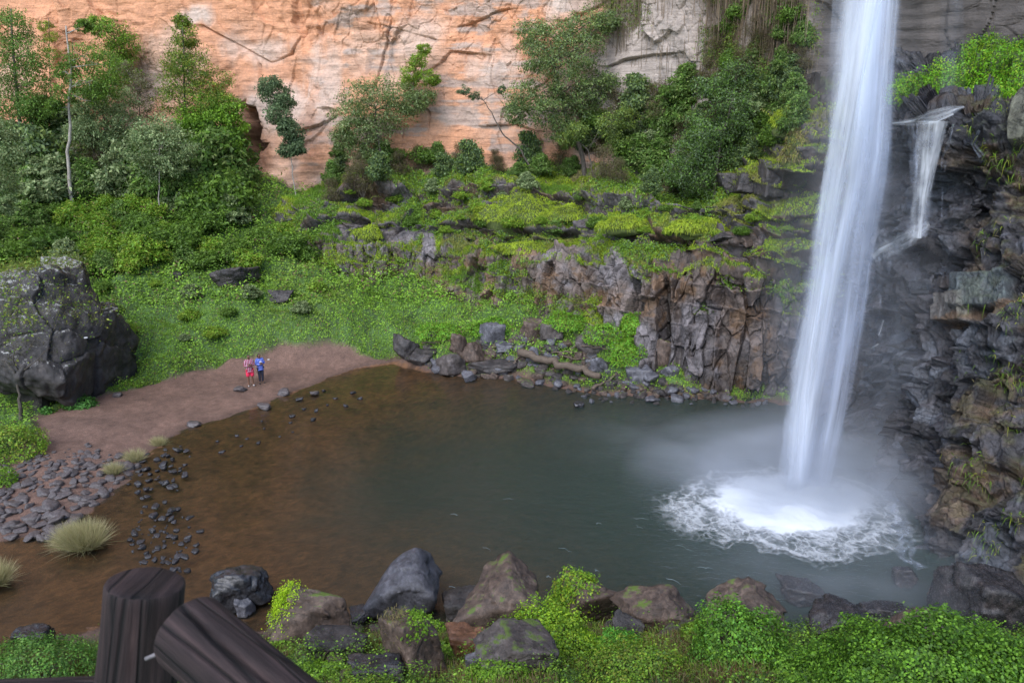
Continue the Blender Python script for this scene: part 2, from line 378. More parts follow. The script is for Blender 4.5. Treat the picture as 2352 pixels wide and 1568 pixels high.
# thin drifting foam flecks: short lacy ribbons on the water
fl = []; fu = []
for k in range(20):
    px = rng.uniform(1020, 1780); py = rng.uniform(1130, 1390)
    c = gz(px, py); Lr = rng.uniform(.06, .38); an = rng.uniform(-.9, .0); w = rng.uniform(.004, .014)
    s = np.linspace(-1, 1, 7); X = c[0]+Lr*s*np.cos(an)+.06*np.sin(s*4+k); Y = c[1]+Lr*s*np.sin(an)+.05*np.cos(s*5+k)
    for i in range(6):
        w0 = w*(1-s[i]**2)**.5+.002; w1 = w*(1-s[i+1]**2)**.5+.002
        fl.append([(X[i], Y[i]-w0, .012), (X[i+1], Y[i+1]-w1, .012), (X[i+1], Y[i+1]+w1, .012), (X[i], Y[i]+w0, .012)])
fl = np.array(fl); M_fleck = plain_mat('foam_fleck', (.12, .16, .17), (.35, .4, .42), .7, 9)
tag(obj('foam_flecks', mesh('foam_flecks', fl.reshape(-1, 3), np.arange(len(fl)*4).reshape(-1, 4), M_fleck)), 'thin white foam flecks drifting over the green water', 'foam', kind='stuff')

# ------------------------------------------------------------------ rock sheets
class Sheet: pass
def sheet(name, cols, table, ncol, nrows, mat, disp, colf, top=None, bottom=None, ntop=24, px_range=None):
    cols = np.array(cols, float); T = np.array(table, float)           # (ncols, nrow, 2)
    px = np.linspace(cols[0], cols[-1], ncol) if px_range is None else px_range
    rows = []
    for j in range(T.shape[1]-1):
        for s in np.linspace(0, 1, nrows[j], endpoint=False): rows.append((j, s))
    rows.append((T.shape[1]-2, 1.0))
    PY = np.zeros((len(px), len(rows))); YY = PY.copy()
    for k, (j, s) in enumerate(rows):
        PY[:, k] = np.interp(px, cols, T[:, j, 0]*(1-s)+T[:, j+1, 0]*s)
        YY[:, k] = np.interp(px, cols, T[:, j, 1]*(1-s)+T[:, j+1, 1]*s)
    PX = np.repeat(px[:, None], len(rows), 1)
    V = at(PX, PY, YY)
    SEG = np.repeat(np.array([j+s for j, s in rows])[None], len(px), 0)
    if bottom is not None:
        b = V[:, :1].copy(); b[..., 2] = bottom; V = np.concatenate([b, V], 1)
        PX = np.concatenate([PX[:, :1], PX], 1); PY = np.concatenate([PY[:, :1]+20, PY], 1); SEG = np.concatenate([SEG[:, :1]-.2, SEG], 1)
    if top is not None:
        z0 = V[:, -1:, 2]; s = np.linspace(0, 1, ntop+1)[1:][None]
        e = np.repeat(V[:, -1:], ntop, 1); e[..., 2] = z0+(top-z0)*s**1.3; e[..., 1] -= .08*(e[..., 2]-z0)*.4
        V = np.concatenate([V, e], 1); PX = np.concatenate([PX, np.repeat(PX[:, -1:], ntop, 1)], 1)
        PY = np.concatenate([PY, PY[:, -1:]-(e[..., 2]-z0)*30], 1); SEG = np.concatenate([SEG, np.repeat(SEG[:, -1:]+.01, ntop, 1)], 1)
    def normals(V):
        du = np.gradient(V, axis=0); dv = np.gradient(V, axis=1); n = np.cross(du, dv)
        n /= np.linalg.norm(n, axis=-1, keepdims=True)+1e-9
        return np.where(((n*(V-np.array([0, 0, CZ]))).sum(-1) > 0)[..., None], -n, n)
    n0 = normals(V); 
    for _ in range(6):
        n0[1:-1] = (n0[:-2]+n0[1:-1]+n0[2:])/3; n0[:, 1:-1] = (n0[:, :-2]+n0[:, 1:-1]+n0[:, 2:])/3
    n0 /= np.linalg.norm(n0, axis=-1, keepdims=True)
    s = Sheet(); s.PX, s.PY, s.SEG, s.V0, s.N0 = PX, PY, SEG, V, n0
    s.V = disp(s); s.N = normals(s.V); s.col = colf(s)
    s.o = obj(name, mesh(name, s.V, grid_faces(*PX.shape), mat, np.clip(s.col, .004, 1).reshape(-1, 3)))
    tag(s.o, kind='structure'); return s
def scatter(s, n, mask):
    V = s.V; a = np.linalg.norm(np.cross(V[1:, :-1]-V[:-1, :-1], V[:-1, 1:]-V[:-1, :-1]), axis=-1)
    w = (a*mask[:-1, :-1]).ravel(); w = w/w.sum()
    k = rng.choice(len(w), n, p=w); i, j = np.unravel_index(k, a.shape); u, v = rng.random((2, n))
    p = V[i, j]+(V[i+1, j]-V[i, j])*u[:, None]+(V[i, j+1]-V[i, j])*v[:, None]
    return p, s.N[i, j], s.PX[i, j], s.PY[i, j]

# --- the big upper cliff
ccols = [-2600, -1300, -500, 0, 400, 700, 760, 1000, 1200, 1400, 1500, 1700, 1800, 1850, 1960, 2100, 2400, 3000]
cbase = [(430, 62), (430, 68), (430, 68), (430, 67), (440, 65.5), (500, 60.5), (450, 60), (400, 59), (410, 57), (430, 54.5), (450, 52), (470, 46.5), (400, 44), (300, 43.2), (260, 42.5), (230, 41.5), (215, 38.5), (215, 34)]
cY0 = [63, 69, 69, 68.5, 67, 63.5, 62.5, 61, 58.5, 56, 53.5, 48, 45, 44, 43.5, 42, 39, 34]
ctab = [[(b[0]+60, b[1]), b, (0, y)] for b, y in zip(cbase, cY0)]
LEDGE = [([(470, 60), (600, 135), (660, 120), (700, 60)], .35), ([(690, 300), (740, 288), (775, 262)], .9), ([(540, 240), (585, 245), (610, 300), (608, 330)], 1.0),
         ([(850, 30), (860, 0)], .5), ([(862, 200), (880, 120), (905, 50), (905, -30)], .45), ([(985, 165), (1010, 145), (1032, 115), (1100, 122)], .9),
         ([(1395, 150), (1420, 135), (1480, 122), (1560, 118), (1575, 140)], .8), ([(1300, 50), (1390, 0)], .6), ([(1050, 60), (1170, 20)], .35),
         ([(1120, 290), (1180, 285), (1230, 300)], .5), ([(1620, 10), (1640, 80), (1600, 170)], .5), ([(850, 55), (1000, 90)], .25)]
def cliff_disp(s):
    V = s.V0; n = s.N0
    d = fbm(V*.11, 3, 61)*1.2+fbm(V*.35*np.array([1, 1, .5]), 3, 62)*.3+fbm(V*np.array([1.1, 1.1, 2.2]), 4, 63)*.07
    f1, f2, cid = worley(V*np.array([.22, .22, .16])+fbm(V*.4, 2, 64)[..., None]*.25, 65)
    fc, ed = facet(V*np.array([.33, .33, .2])+fbm(V*.3, 2, 64)[..., None]*.12, 165); d += fc*.36
    fc, ed = facet(V*np.array([.9, .9, .6]), 166); d += fc*.16*sm(-.3, .3, fbm(V*.2, 2, 75))
    f1, f2, cid = worley(V*np.array([.7, .7, .55])+fbm(V*.9, 2, 66)[..., None]*.3, 67)
    d += ((cid-.5)*.14-.10*sm(.05, .0, f2-f1))*sm(-.2,.4,fbm(V*.2,2,75))
    # thin curved bedding
    bed_ = np.sin((V[..., 2]*6+fbm(V*.25, 3, 68)*9))
    d += bed_*.045*sm(-.1, .4, fbm(V*.16, 2, 69))
    for pts, a in LEDGE:
        q = np.array(pts, float); dl = pline_dist(s.PX, s.PY, pts)
        yl = np.interp(s.PX, q[:, 0] if q[0, 0] <= q[-1, 0] else q[::-1, 0], q[:, 1] if q[0, 0] <= q[-1, 0] else q[::-1, 1])
        side = np.where(s.PY > yl, 1, 0)
        wv_ = np.clip(.6+.8*fbm(V*.7, 2, 60), .1, 1.3); d -= a*.45*wv_*side*np.exp(-(dl/16)**2); d += a*.16*(1-side)*np.exp(-(dl/30)**2)
        d -= .3*wv_*np.exp(-(dl/1.2)**2)
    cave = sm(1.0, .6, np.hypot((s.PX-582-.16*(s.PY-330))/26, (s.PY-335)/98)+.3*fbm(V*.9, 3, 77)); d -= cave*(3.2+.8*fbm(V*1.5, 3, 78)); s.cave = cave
    d -= 1.6*sm(60, 20, np.abs(s.PX-1880))*sm(420, 100, s.PY)*0
    amt = np.where(s.PX > 1850, .6, 1)
    return V+n*(d*amt)[..., None]
def cliff_col(s):
    V = s.V; a = fbm(V*.22, 4, 71); b = fbm(V*np.array([.9, .9, .35]), 4, 72); c = fbm(V*np.array([.25, .25, 1.6]), 4, 73); st = fbm(V*np.array([1.2, 1.2, .07]), 3, 74)
    orange = np.array([.56, .275, .155]); salmon = np.array([.53, .33, .235]); grey = np.array([.33, .28, .25]); pale = np.array([.5, .44, .39]); dark = np.array([.10, .085, .08])
    col = orange+(salmon-orange)*sm(-.3, .5, a)[..., None]
    g = sm(.0, .55, c+b*.5)*sm(600, 800, s.PX)*.75; col = col+(grey-col)*g[..., None]
    g = sm(1330, 1440, s.PX+a*90); col = col+(grey*(1.15+.2*b[..., None])-col)*g[..., None]
    for (cx, cy, rx, ry, w) in [(640, 240, 110, 70, .8), (740, 190, 60, 110, .65), (455, 40, 40, 30, .9), (1130, 150, 120, 70, .6), (590, 110, 90, 40, .6), (330, 200, 60, 60, .6), (1650, 60, 60, 60, .7), (960, 90, 80, 60, .6), (1290, 20, 40, 60, .7)]:
        m_ = sm(1.1, .3, np.hypot((s.PX-cx)/rx, (s.PY-cy)/ry)+b*.4)*w; col = col+(pale*np.array([1.03, .95, .92])-col)*m_[..., None]
    m_ = sm(.5, .95, st+.25*b)*sm(-.2, .5, a)*.5; col = col+(dark*1.6-col)*m_[..., None]
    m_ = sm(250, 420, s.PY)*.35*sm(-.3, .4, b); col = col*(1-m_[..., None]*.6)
    col = col+(np.array([.17, .11, .085])-col)*(s.cave*.8)[..., None]  # cave shade painted in: rock colour darkened inside the recess
    m_ = sm(1820, 1900, s.PX); col = col+(np.array([.075, .065, .06])*(1+.4*b[..., None])-col)*m_[..., None]
    m_ = sm(1560, 1700, s.PX+b*60)*sm(1900, 1800, s.PX)*.55; col = col+(np.array([.16, .12, .09])-col)*m_[..., None]
    return col
cpx = np.concatenate([np.linspace(-2600, -60, 60)[:-1], np.linspace(-60, 1900, 1300), np.linspace(1900, 2400, 130)[1:], np.linspace(2400, 3000, 20)[1:]])
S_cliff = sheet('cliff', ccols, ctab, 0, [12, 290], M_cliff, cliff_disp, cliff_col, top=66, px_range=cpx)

# --- the mossy terraces left of the fall
tcols = [640, 760, 1000, 1200, 1350, 1450, 1500, 1600, 1700, 1790, 1850, 1950, 2080]
ttab = [
 [(640, 52), (600, 53), (580, 54), (560, 54.6), (540, 56), (520, 56.5), (500, 59), (490, 61)],
 [(640, 51.5), (545, 52.6), (525, 54), (495, 54.4), (475, 55.5), (440, 56), (415, 58), (400, 61)],
 [(670, 50.6), (585, 51.4), (555, 53), (510, 53.4), (495, 54.6), (425, 55.6), (390, 57.4), (375, 60)],
 [(730, 46.6), (600, 48.2), (560, 50), (528, 50.4), (505, 51.8), (430, 53.4), (402, 55.4), (385, 58)],
 [(780, 43.6), (602, 45.6), (556, 47.3), (525, 47.7), (500, 49.2), (450, 50.4), (425, 52.5), (400, 55)],
 [(860, 41), (612, 43), (562, 45), (535, 45.4), (505, 46.8), (455, 47.6), (440, 49.5), (410, 52.5)],
 [(900, 39.9), (625, 41.6), (572, 43.6), (545, 44), (512, 45.4), (468, 46), (450, 48), (420, 51)],
 [(915, 39.3), (612, 40.6), (590, 41.6), (552, 42.1), (520, 43.4), (470, 44), (450, 45.5), (420, 48.5)],
 [(928, 38.8), (638, 39.7), (600, 40.5), (560, 40.9), (530, 41.8), (470, 42.2), (450, 43.6), (410, 46.5)],
 [(932, 38.2), (650, 39.1), (615, 39.5), (570, 39.9), (520, 40.5), (450, 40.9), (360, 41.6), (280, 44)],
 [(940, 37.4), (660, 38.6), (620, 38.9), (570, 39.3), (500, 39.8), (390, 40.2), (270, 41), (180, 43)],
 [(955, 36.6), (660, 38), (600, 38.4), (560, 38.9), (500, 39.3), (390, 39.7), (260, 40.4), (180, 42.6)],
 [(980, 36), (660, 37.6), (600, 38), (560, 38.5), (500, 38.9), (390, 39.2), (260, 40), (180, 42)]]
EXPO = [(1700, 545, 75, 26), (1690, 600, 55, 17), (1250, 590, 115, 16), (1210, 516, 70, 9), (1340, 522, 60, 10), (830, 525, 60, 18), (930, 540, 60, 22), (1010, 478, 40, 20), (870, 470, 60, 14),
        (1310, 640, 110, 40), (1420, 640, 40, 50), (1570, 595, 40, 14), (1480, 552, 80, 9), (800, 440, 40, 10), (985, 580, 20, 35)]
def terr_disp(s):
    V = s.V0; n = s.N0; face = sm(.0, .1, s.SEG)*sm(1.25, 1.0, s.SEG)
    Q = V+fbm(V*.8, 2, 81)[..., None]*.14
    f1, f2, c1 = worley(Q*np.array([1.3, 1.3, .3]), 82)
    g1, g2, c2 = worley(Q*np.array([1.6, 1.6, 1.3])+7, 83)
    h1, h2, c3 = worley(Q*np.array([.45, .45, 1.1])+3, 84)
    d = fbm(V*.3, 3, 85)*.8+fbm(V*2.2, 3, 86)*.07
    fc, ed = facet(Q*np.array([1.2, 1.2, .34]), 182, .22); d += face*(fc*1.0-.3*sm(.045, 0, ed)+facet(Q*np.array([2.8, 2.8, 1.1]), 188, .3)[0]*.2)
    zz = V[..., 2]/1.15+.3*fbm(V*np.array([.16, .16, 0]), 3, 186)+.12*fbm(V*np.array([.9, .9, 0]), 2, 187); st_ = zz-np.floor(zz)
    d += (1-face*.75)*sm(-.45, 0, fbm(V*np.array([.3, .3, .5]), 2, 189))*(.95*st_**2-.3)
    d += (1-face)*.8*((c3-.5)*1.0-.2*sm(.07, .0, h2-h1)+(c2-.5)*.28+fbm(V*1.2, 3, 87)*.2)
    for k_, a_ in ((3, .55), (5, .6), (1, .25)):
        msk = sm(-.25, .2, fbm(V*np.array([.35, .35, .1]), 2, 88+k_)); d += msk*a_*.6*np.exp(-((s.SEG-(k_+.02))/.09)**2); d -= msk*a_*1.1*np.exp(-((s.SEG-(k_-.38))/.25)**2)
    for (cx, cy, r, a) in ((1520, 690, 14, .9), (1440, 640, 16, .7), (1660, 820, 20, .5), (1555, 760, 10, .5)):
        d -= a*np.exp(-((s.PX-cx)/r)**2)*face
    return V+n*d[..., None]
def terr_col(s):
    V = s.V; Q = s.V0+fbm(s.V0*.8, 2, 81)[..., None]*.14
    f1, f2, c1 = worley(Q*np.array([1.3, 1.3, .3]), 82)
    a = fbm(V*.5, 4, 91); b = fbm(V*2.5, 3, 92)
    c1 = np.clip(facet(Q*np.array([1.2, 1.2, .34]), 182, .22)[0]+.5, 0, 1)*.5+np.clip(facet(Q*np.array([2.8, 2.8, 1.1]), 188, .3)[0]+.5, 0, 1)*.5
    base = np.array([.115, .088, .076])*(.5+1.0*c1[..., None])
    base = base+(np.array([.17, .155, .165])*(.7+.6*c1[..., None])-base)*sm(-.1, .5, a+.2*b)[..., None]*.8
    base = base+(np.array([.16, .085, .035])-base)*(sm(.25, .6, -a+.4*b)*.6)[..., None]
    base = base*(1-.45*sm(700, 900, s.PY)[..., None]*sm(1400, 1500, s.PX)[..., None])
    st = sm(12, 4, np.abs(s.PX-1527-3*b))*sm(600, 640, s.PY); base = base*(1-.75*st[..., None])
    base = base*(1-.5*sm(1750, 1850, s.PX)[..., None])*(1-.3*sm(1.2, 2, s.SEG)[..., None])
    ex = np.zeros(s.PX.shape)
    for (cx, cy, rx, ry) in EXPO: ex = np.maximum(ex, sm(1.15, .8, np.hypot((s.PX-cx)/rx, (s.PY-cy)/ry)+b*.15))
    g = sm(.85, 1.1, s.SEG+.25*a+.0*b)*(1-ex); g = np.maximum(g, (s.PX < 1380)*sm(.1, .3, s.SEG+a*.2)*(1-ex))
    g = g*sm(.0, .35, s.N[..., 2]+.25*b+.1*a)*(1-.6*sm(1770, 1830, s.PX))
    s.moss = g; s.expo = ex
    moss = np.array([.075, .115, .02])*(1+.5*b[..., None]); moss = moss+(np.array([.14, .12, .04])-moss)*sm(.1, .6, a)[..., None]
    return base+(moss-base)*g[..., None]
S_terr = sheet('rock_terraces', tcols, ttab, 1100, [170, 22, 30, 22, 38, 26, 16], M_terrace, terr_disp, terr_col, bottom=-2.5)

# --- the wet wall on the right
wcols = [1975, 2010, 2050, 2085, 2110, 2180, 2250, 2352, 2500, 2900]
wtab = [
 [(1000, 35.0), (800, 35.6), (600, 36.2), (590, 37.4), (300, 38.2), (275, 39.6), (225, 41), (150, 42.2)],
 [(1035, 33.2), (820, 34.3), (585, 35.4), (572, 36.6), (295, 37.2), (268, 38.6), (218, 40), (150, 41.4)],
 [(1150, 29.6), (860, 32), (575, 34.4), (562, 35.4), (288, 36), (258, 37.6), (212, 39), (140, 40.6)],
 [(1230, 27.0), (900, 30), (560, 33), (545, 34), (285, 34.7), (252, 36.6), (210, 38), (125, 40)],
 [(1300, 25.2), (930, 28.5), (530, 32), (515, 32.8), (284, 33.6), (248, 35.6), (208, 37.2), (112, 39.5)],
 [(1365, 23.4), (960, 26.6), (740, 28.6), (515, 30.4), (250, 31.6), (232, 34), (204, 36), (95, 38.6)],
 [(1430, 21.8), (1000, 25.0), (735, 27.0), (500, 29), (246, 30.6), (228, 33), (202, 35), (85, 37.8)],
 [(1560, 18.6), (1050, 23.4), (738, 25.6), (500, 27.6), (262, 29.4), (236, 32), (228, 33.6), (78, 36.8)],
 [(1660, 16.6), (1100, 21.5), (740, 24), (500, 26), (280, 28), (250, 30.5), (230, 32), (70, 35)],
 [(1900, 12.5), (1200, 17), (740, 20), (500, 22), (290, 24), (255, 26), (235, 28), (60, 30)]]
def wall_disp(s):
    V = s.V0; n = s.N0
    Q = V+fbm(V*.9, 2, 101)[..., None]*.3
    f1, f2, c1 = worley(Q*np.array([.75, .75, .6]), 102); g1, g2, c2 = worley(Q*np.array([1.9, 1.9, 1.7]), 103)
    d = fbm(V*.35, 3, 104)*.7+fbm(V*2.4, 4, 105)*.13+facet(Q*np.array([.7, .7, .5]), 202)[0]*.7-.15*sm(.05, 0, f2-f1)+facet(Q*np.array([1.9, 1.9, 1.6]), 203)[0]*.42
    lay = sm(2.9, 3.1, s.SEG)*sm(3.8, 3.6, s.SEG)*sm(2080, 2150, s.PX)
    d += lay*(np.sign(np.sin(V[..., 2]*17+fbm(V*.9, 2, 106)*2.2))*.07+(vnoise(np.stack([V[..., 0]*.3, V[..., 1]*.3, V[..., 2]*3], -1), 107))*.22-.5)
    # jutting blocks (2140..2340, 600..740)
    for (x0, x1, y0, y1, a) in ((2192, 2330, 622, 708, .5), (2145, 2232, 668, 742, .45), (2150, 2196, 628, 668, .35), (2270, 2300, 545, 580, .4), (2330, 2365, 245, 345, .9), (2100, 2135, 540, 575, .5)):
        w = sm(0, 6, s.PX-x0)*sm(0, 6, x1-s.PX)*sm(0, 6, s.PY-y0)*sm(0, 6, y1-s.PY); d = d*(1-w*.75)+w*a
    return V+n*d[..., None]
def turf_top(s):
    line = np.interp(s.PX, [2050, 2100, 2180, 2230, 2352, 2500], [205, 180, 150, 110, 70, 40]); return sm(-15, 5, s.PY-line+fbm(s.V*.8, 2, 147)*14)*(s.PY < 240)
def wall_col(s):
    V = s.V; a = fbm(V*.45, 4, 111); b = fbm(V*2.6, 3, 112); Q = s.V0+fbm(s.V0*.9, 2, 101)[..., None]*.3
    g1, g2, c2 = worley(Q*np.array([1.9, 1.9, 1.7]), 103)
    base = np.array([.050, .048, .054])*(.4+1.1*c2[..., None])
    brown = np.array([.13, .078, .042]); base = base+(brown*(.6+.7*c2[..., None])-base)*(sm(.0, .5, a+.3*b)*sm(2110, 2260, s.PX)*.7)[..., None]
    base = base+(np.array([.10, .115, .14])*(.6+.8*c2[..., None])-base)*(sm(.15, .6, -a+.3*b)*.55)[..., None]
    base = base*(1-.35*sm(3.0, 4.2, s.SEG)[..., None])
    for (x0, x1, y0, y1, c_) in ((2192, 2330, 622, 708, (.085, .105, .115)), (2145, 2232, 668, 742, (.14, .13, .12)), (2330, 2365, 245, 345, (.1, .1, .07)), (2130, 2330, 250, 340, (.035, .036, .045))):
        w = sm(0, 5, s.PX-x0)*sm(0, 5, x1-s.PX)*sm(0, 5, s.PY-y0)*sm(0, 5, y1-s.PY)*.85; base = base+(np.array(c_)*(1+.3*b[..., None])-base)*w[..., None]
    w = sm(14, 5, np.abs(s.PY-(745-.25*(s.PX-2150)+8*b)))*sm(2140, 2170, s.PX)*.6; base = base+(np.array([.16, .085, .035])-base)*w[..., None]
    g = sm(5.0, 5.3, s.SEG+.1*b)*sm(2050, 2100, s.PX)*turf_top(s)
    s.grass = g
    mm = sm(.25, .6, a*.6+b*.4+s.N[..., 2]*.4)*.5*sm(2150, 2300, s.PX)
    base = base+(np.array([.05, .07, .02])-base)*mm[..., None]
    return base+(np.array([.05, .09, .015])-base)*g[..., None]
wpx = np.concatenate([np.linspace(1975, 2110, 260)[:-1], np.linspace(2110, 2400, 300)[:-1], np.linspace(2400, 2900, 60)])
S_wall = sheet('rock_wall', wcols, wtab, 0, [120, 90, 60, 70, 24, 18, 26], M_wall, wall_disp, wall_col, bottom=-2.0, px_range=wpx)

exec_after = []
# ------------------------------------------------------------------ leaves
def palette(n, cols, w=None, var=.25):
    cols = np.array(cols, float); cols = np.where((cols.argmax(1) == 1)[:, None], cols*np.array([1.5, 1.38, .85]), cols); k = rng.choice(len(cols), n, p=w)
    return cols[k]*(1+rng.uniform(-var, var, (n, 1)))
def leaf_geo(P, D, S, colr, aspect=.5, up=.35, bend=.25):
    """P roots, D rough facing direction, S length. One bent four-point leaf each."""
    n = len(P); r = rng.normal(size=(n, 3)); t = np.cross(D, r); t /= np.linalg.norm(t, axis=1, keepdims=True)+1e-9
    t = t+D*rng.uniform(-.2, .8, (n, 1))+np.array([0, 0, up])*rng.uniform(-1, 1, (n, 1)); t /= np.linalg.norm(t, axis=1, keepdims=True)
    b = np.cross(t, D+rng.normal(size=(n, 3))*.5); b /= np.linalg.norm(b, axis=1, keepdims=True)+1e-9
    S = np.asarray(S).reshape(-1, 1)*np.ones((n, 1)); w = S*aspect*.5
    nn = np.cross(t, b); v0 = P; v1 = P+t*S*.45+b*w+nn*S*bend*.3; v2 = P+t*S+np.array([0, 0, -1])*S*bend*.6; v3 = P+t*S*.45-b*w+nn*S*bend*.3
    V = np.stack([v0, v1, v2, v3], 1).reshape(-1, 3); return V, np.repeat(colr, 4, 0)
def blade_geo(P, D, Ln, colr, w=.012, droop=.5):
    n = len(P); Ln = np.asarray(Ln).reshape(-1, 1)*np.ones((n, 1)); d = D+rng.normal(size=(n, 3))*.35; d /= np.linalg.norm(d, axis=1, keepdims=True)
    s = np.cross(d, rng.normal(size=(n, 3))); s /= np.linalg.norm(s, axis=1, keepdims=True); s = s*w
    tip = P+d*Ln+np.array([0, 0, -1])*Ln*droop*rng.uniform(.3, 1, (n, 1)); mid = P+d*Ln*.55
    V = np.stack([P-s, P+s, mid+s*.8, tip, mid-s*.8], 1)
    V = np.stack([P-s, P+s, mid+s*.8, mid-s*.8, mid-s*.8, mid+s*.8, tip+s*.15, tip-s*.15], 1).reshape(-1, 3)
    return V, np.repeat(colr, 8, 0)
def quads(name, V, col, parent=None, mat=None, loc=None):
    if loc is not None: V = V-np.array(loc)
    me = mesh(name, V, np.arange(len(V)).reshape(-1, 4), mat or M_leaf, col)
    return obj(name, me, parent)
G_MID = (.085, .17, .035); G_BR = (.14, .27, .045); G_DK = (.042, .09, .03); G_YL = (.24, .30, .05); G_GY = (.17, .23, .16); G_BL = (.06, .11, .08); G_LIME = (.22, .36, .03); STRAW = (.32, .28, .15); DRY = (.17, .11, .06)

# ground cover over the hillside and the near bank
def field_scatter(n, mask, y0, y1):
    jm = (gy >= y0) & (gy <= y1)
    dx = np.gradient(gx)[:, None]; dy = np.gradient(gy)[None]; w = mask*dx*dy*jm[None]
    w = w.ravel()/w.sum(); k = rng.choice(w.size, n, p=w); i, j = np.unravel_index(k, GX.shape)
    x = gx[i]+rng.uniform(-.5, .5, n)*np.gradient(gx)[i]; y = gy[j]+rng.uniform(-.5, .5, n)*np.gradient(gy)[j]
    z = gheight(x, y); e = .25
    nx = gheight(x-e, y)-gheight(x+e, y); ny = gheight(x, y-e)-gheight(x, y+e); N_ = np.stack([nx, ny, x*0+2*e], -1)
    return np.stack([x, y, z], -1), N_/np.linalg.norm(N_, axis=1, keepdims=True)
PXg, PYg = proj(np.stack([GX, GY, GZ], -1))
vis = (PXg > -250) & (PXg < 2600) & (PYg < 1750) & (PYg > 200)
hm = vegm*vis*(GY > 30)
P_, N_ = field_scatter(390000, hm, 30, 66)
c1 = fbm(P_*np.array([.35, .35, 0]), 3, 121); c2 = fbm(P_*np.array([1.2, 1.2, 0]), 3, 122)
px_, py_ = proj(P_)
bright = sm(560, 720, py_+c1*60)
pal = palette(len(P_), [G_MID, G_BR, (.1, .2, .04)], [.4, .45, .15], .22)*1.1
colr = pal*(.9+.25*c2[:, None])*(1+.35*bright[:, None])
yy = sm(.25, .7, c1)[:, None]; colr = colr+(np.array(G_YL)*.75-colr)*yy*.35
dr = (rng.random(len(P_)) < .05+.12*sm(.2, .7, c2))[:, None]; colr = np.where(dr, np.array(DRY)*rng.uniform(.6, 1.6, (len(P_), 1)), colr)
hgt = rng.random(len(P_))**1.5*.35*(.5+sm(-.4, .6, c2)*1.6)*np.where(py_ > 740, .5, 1)
Pp = P_+N_*hgt[:, None]+np.array([0, 0, .6])*hgt[:, None]
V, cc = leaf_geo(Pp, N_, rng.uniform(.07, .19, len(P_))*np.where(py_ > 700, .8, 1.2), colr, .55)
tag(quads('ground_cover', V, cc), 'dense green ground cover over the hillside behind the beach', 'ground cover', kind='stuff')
# grass blades on the lower sward
gm = vegm*vis*(GY > 38)*sm(600, 720, PYg)
P_, N_ = field_scatter(60000, gm, 30, 60); c1 = fbm(P_*np.array([.5, .5, 0]), 3, 125)
colr = palette(len(P_), [G_BR, (.14, .26, .05), (.18, .22, .07)], [.6, .25, .15], .2)*(1+.3*c1[:, None])
V, cc = blade_geo(P_, np.tile([0, 0, 1.0], (len(P_), 1)), rng.uniform(.12, .38, len(P_)), colr, .014, .5)
tag(quads('meadow_grass', V, cc), 'bright green grass on the lower slope beside the beach', 'grass', kind='stuff')

# near bank
nm = vis*(GY < 24)*sm(.2, 1.5, sp_pool_n)*sm(1360, 1420, PYg)
nm = nm*np.where(PXg < 800, sm(1470, 1500, PYg), 1)
leafy = sm(-.2, .2, fbm(P3*.45, 3, 131)+sm(1750, 1950, PXg)*.9-.15)
P_, N_ = field_scatter(140000, nm*(.15+leafy), 8, 24)
c1 = fbm(P_*np.array([.6, .6, 0]), 3, 132); c2 = fbm(P_*np.array([2.0, 2.0, 0]), 3, 133)
colr = palette(len(P_), [G_BR, G_MID, (.14, .27, .04), G_DK, (.07, .14, .06)], [.27, .3, .13, .18, .12], .38)*(.8+.5*c2[:, None])
hgt = rng.random(len(P_))**1.3*.45*(.5+sm(-.5, .6, c2)); Pp = P_+np.array([0, 0, 1.0])*hgt[:, None]+N_*.1*hgt[:, None]
V, cc = leaf_geo(Pp, N_, rng.uniform(.04, .085, len(P_)), colr, .6, .3)
tag(quads('bank_foliage', V, cc), 'leafy green creepers covering the near bank below the railing', 'ground cover', kind='stuff')
P_, N_ = field_scatter(60000, nm*(1.1-leafy)*sm(1420, 1480, PYg), 8, 24); c1 = fbm(P_*np.array([.9, .9, 0]), 3, 135)
colr = palette(len(P_), [(.12, .17, .06), (.22, .17, .09), (.16, .085, .05), (.14, .22, .05)], [.28, .26, .22, .24], .35)*(1+.35*c1[:, None])
V, cc = blade_geo(P_, N_*.4+np.array([0, 0, .8]), rng.uniform(.15, .5, len(P_)), colr, .009, .6)
tag(quads('bank_grass', V, cc), 'mixed green and dry brown grass on the near bank', 'grass', kind='stuff')

# moss and short grass on the terraces, leaves on the cliff, turf on the right ledge
P_, N_, px_, py_ = scatter(S_terr, 165000, S_terr.moss*sm(1960, 1880, S_terr.PX)*sm(6.9, 6.3, S_terr.SEG)*(.25+sm(.0, .5, S_terr.N[..., 2])))
c1 = fbm(P_*.45, 3, 141); c2 = fbm(P_*1.6, 3, 142)
colr = palette(len(P_), [(.19, .28, .035), (.24, .32, .04), (.12, .23, .035)], None, .25)*(1+.4*c2[:, None]); y = sm(.15, .6, -c1)[:, None]
colr = colr+(np.array([.28, .23, .1])-colr)*y*.55; y = sm(.2, .6, c1)[:, None]; colr = colr+(np.array([.09, .24, .03])-colr)*y*.6
V, cc = blade_geo(P_, N_*.7+np.array([0, -.2, .35]), rng.uniform(.08, .26, len(P_)), colr, .02, 1.0)
tag(quads('terrace_moss', V, cc), 'yellow green moss and short grass on the rock terraces', 'moss', kind='stuff')
P_, N_, px_, py_ = scatter(S_terr, 50000, S_terr.moss*sm(-.1, .5, fbm(S_terr.V*.3, 3, 143))*sm(1900, 1800, S_terr.PX))
colr = palette(len(P_), [G_MID, G_BR, G_BL, G_DK], [.35, .35, .15, .15], .3)
V, cc = leaf_geo(P_+N_*rng.uniform(0, .35, (len(P_), 1)), N_, rng.uniform(.07, .17, len(P_)), colr, .5)
tag(quads('terrace_creepers', V, cc), 'small leafy creepers growing along the mossy ledges', 'ground cover', kind='stuff')
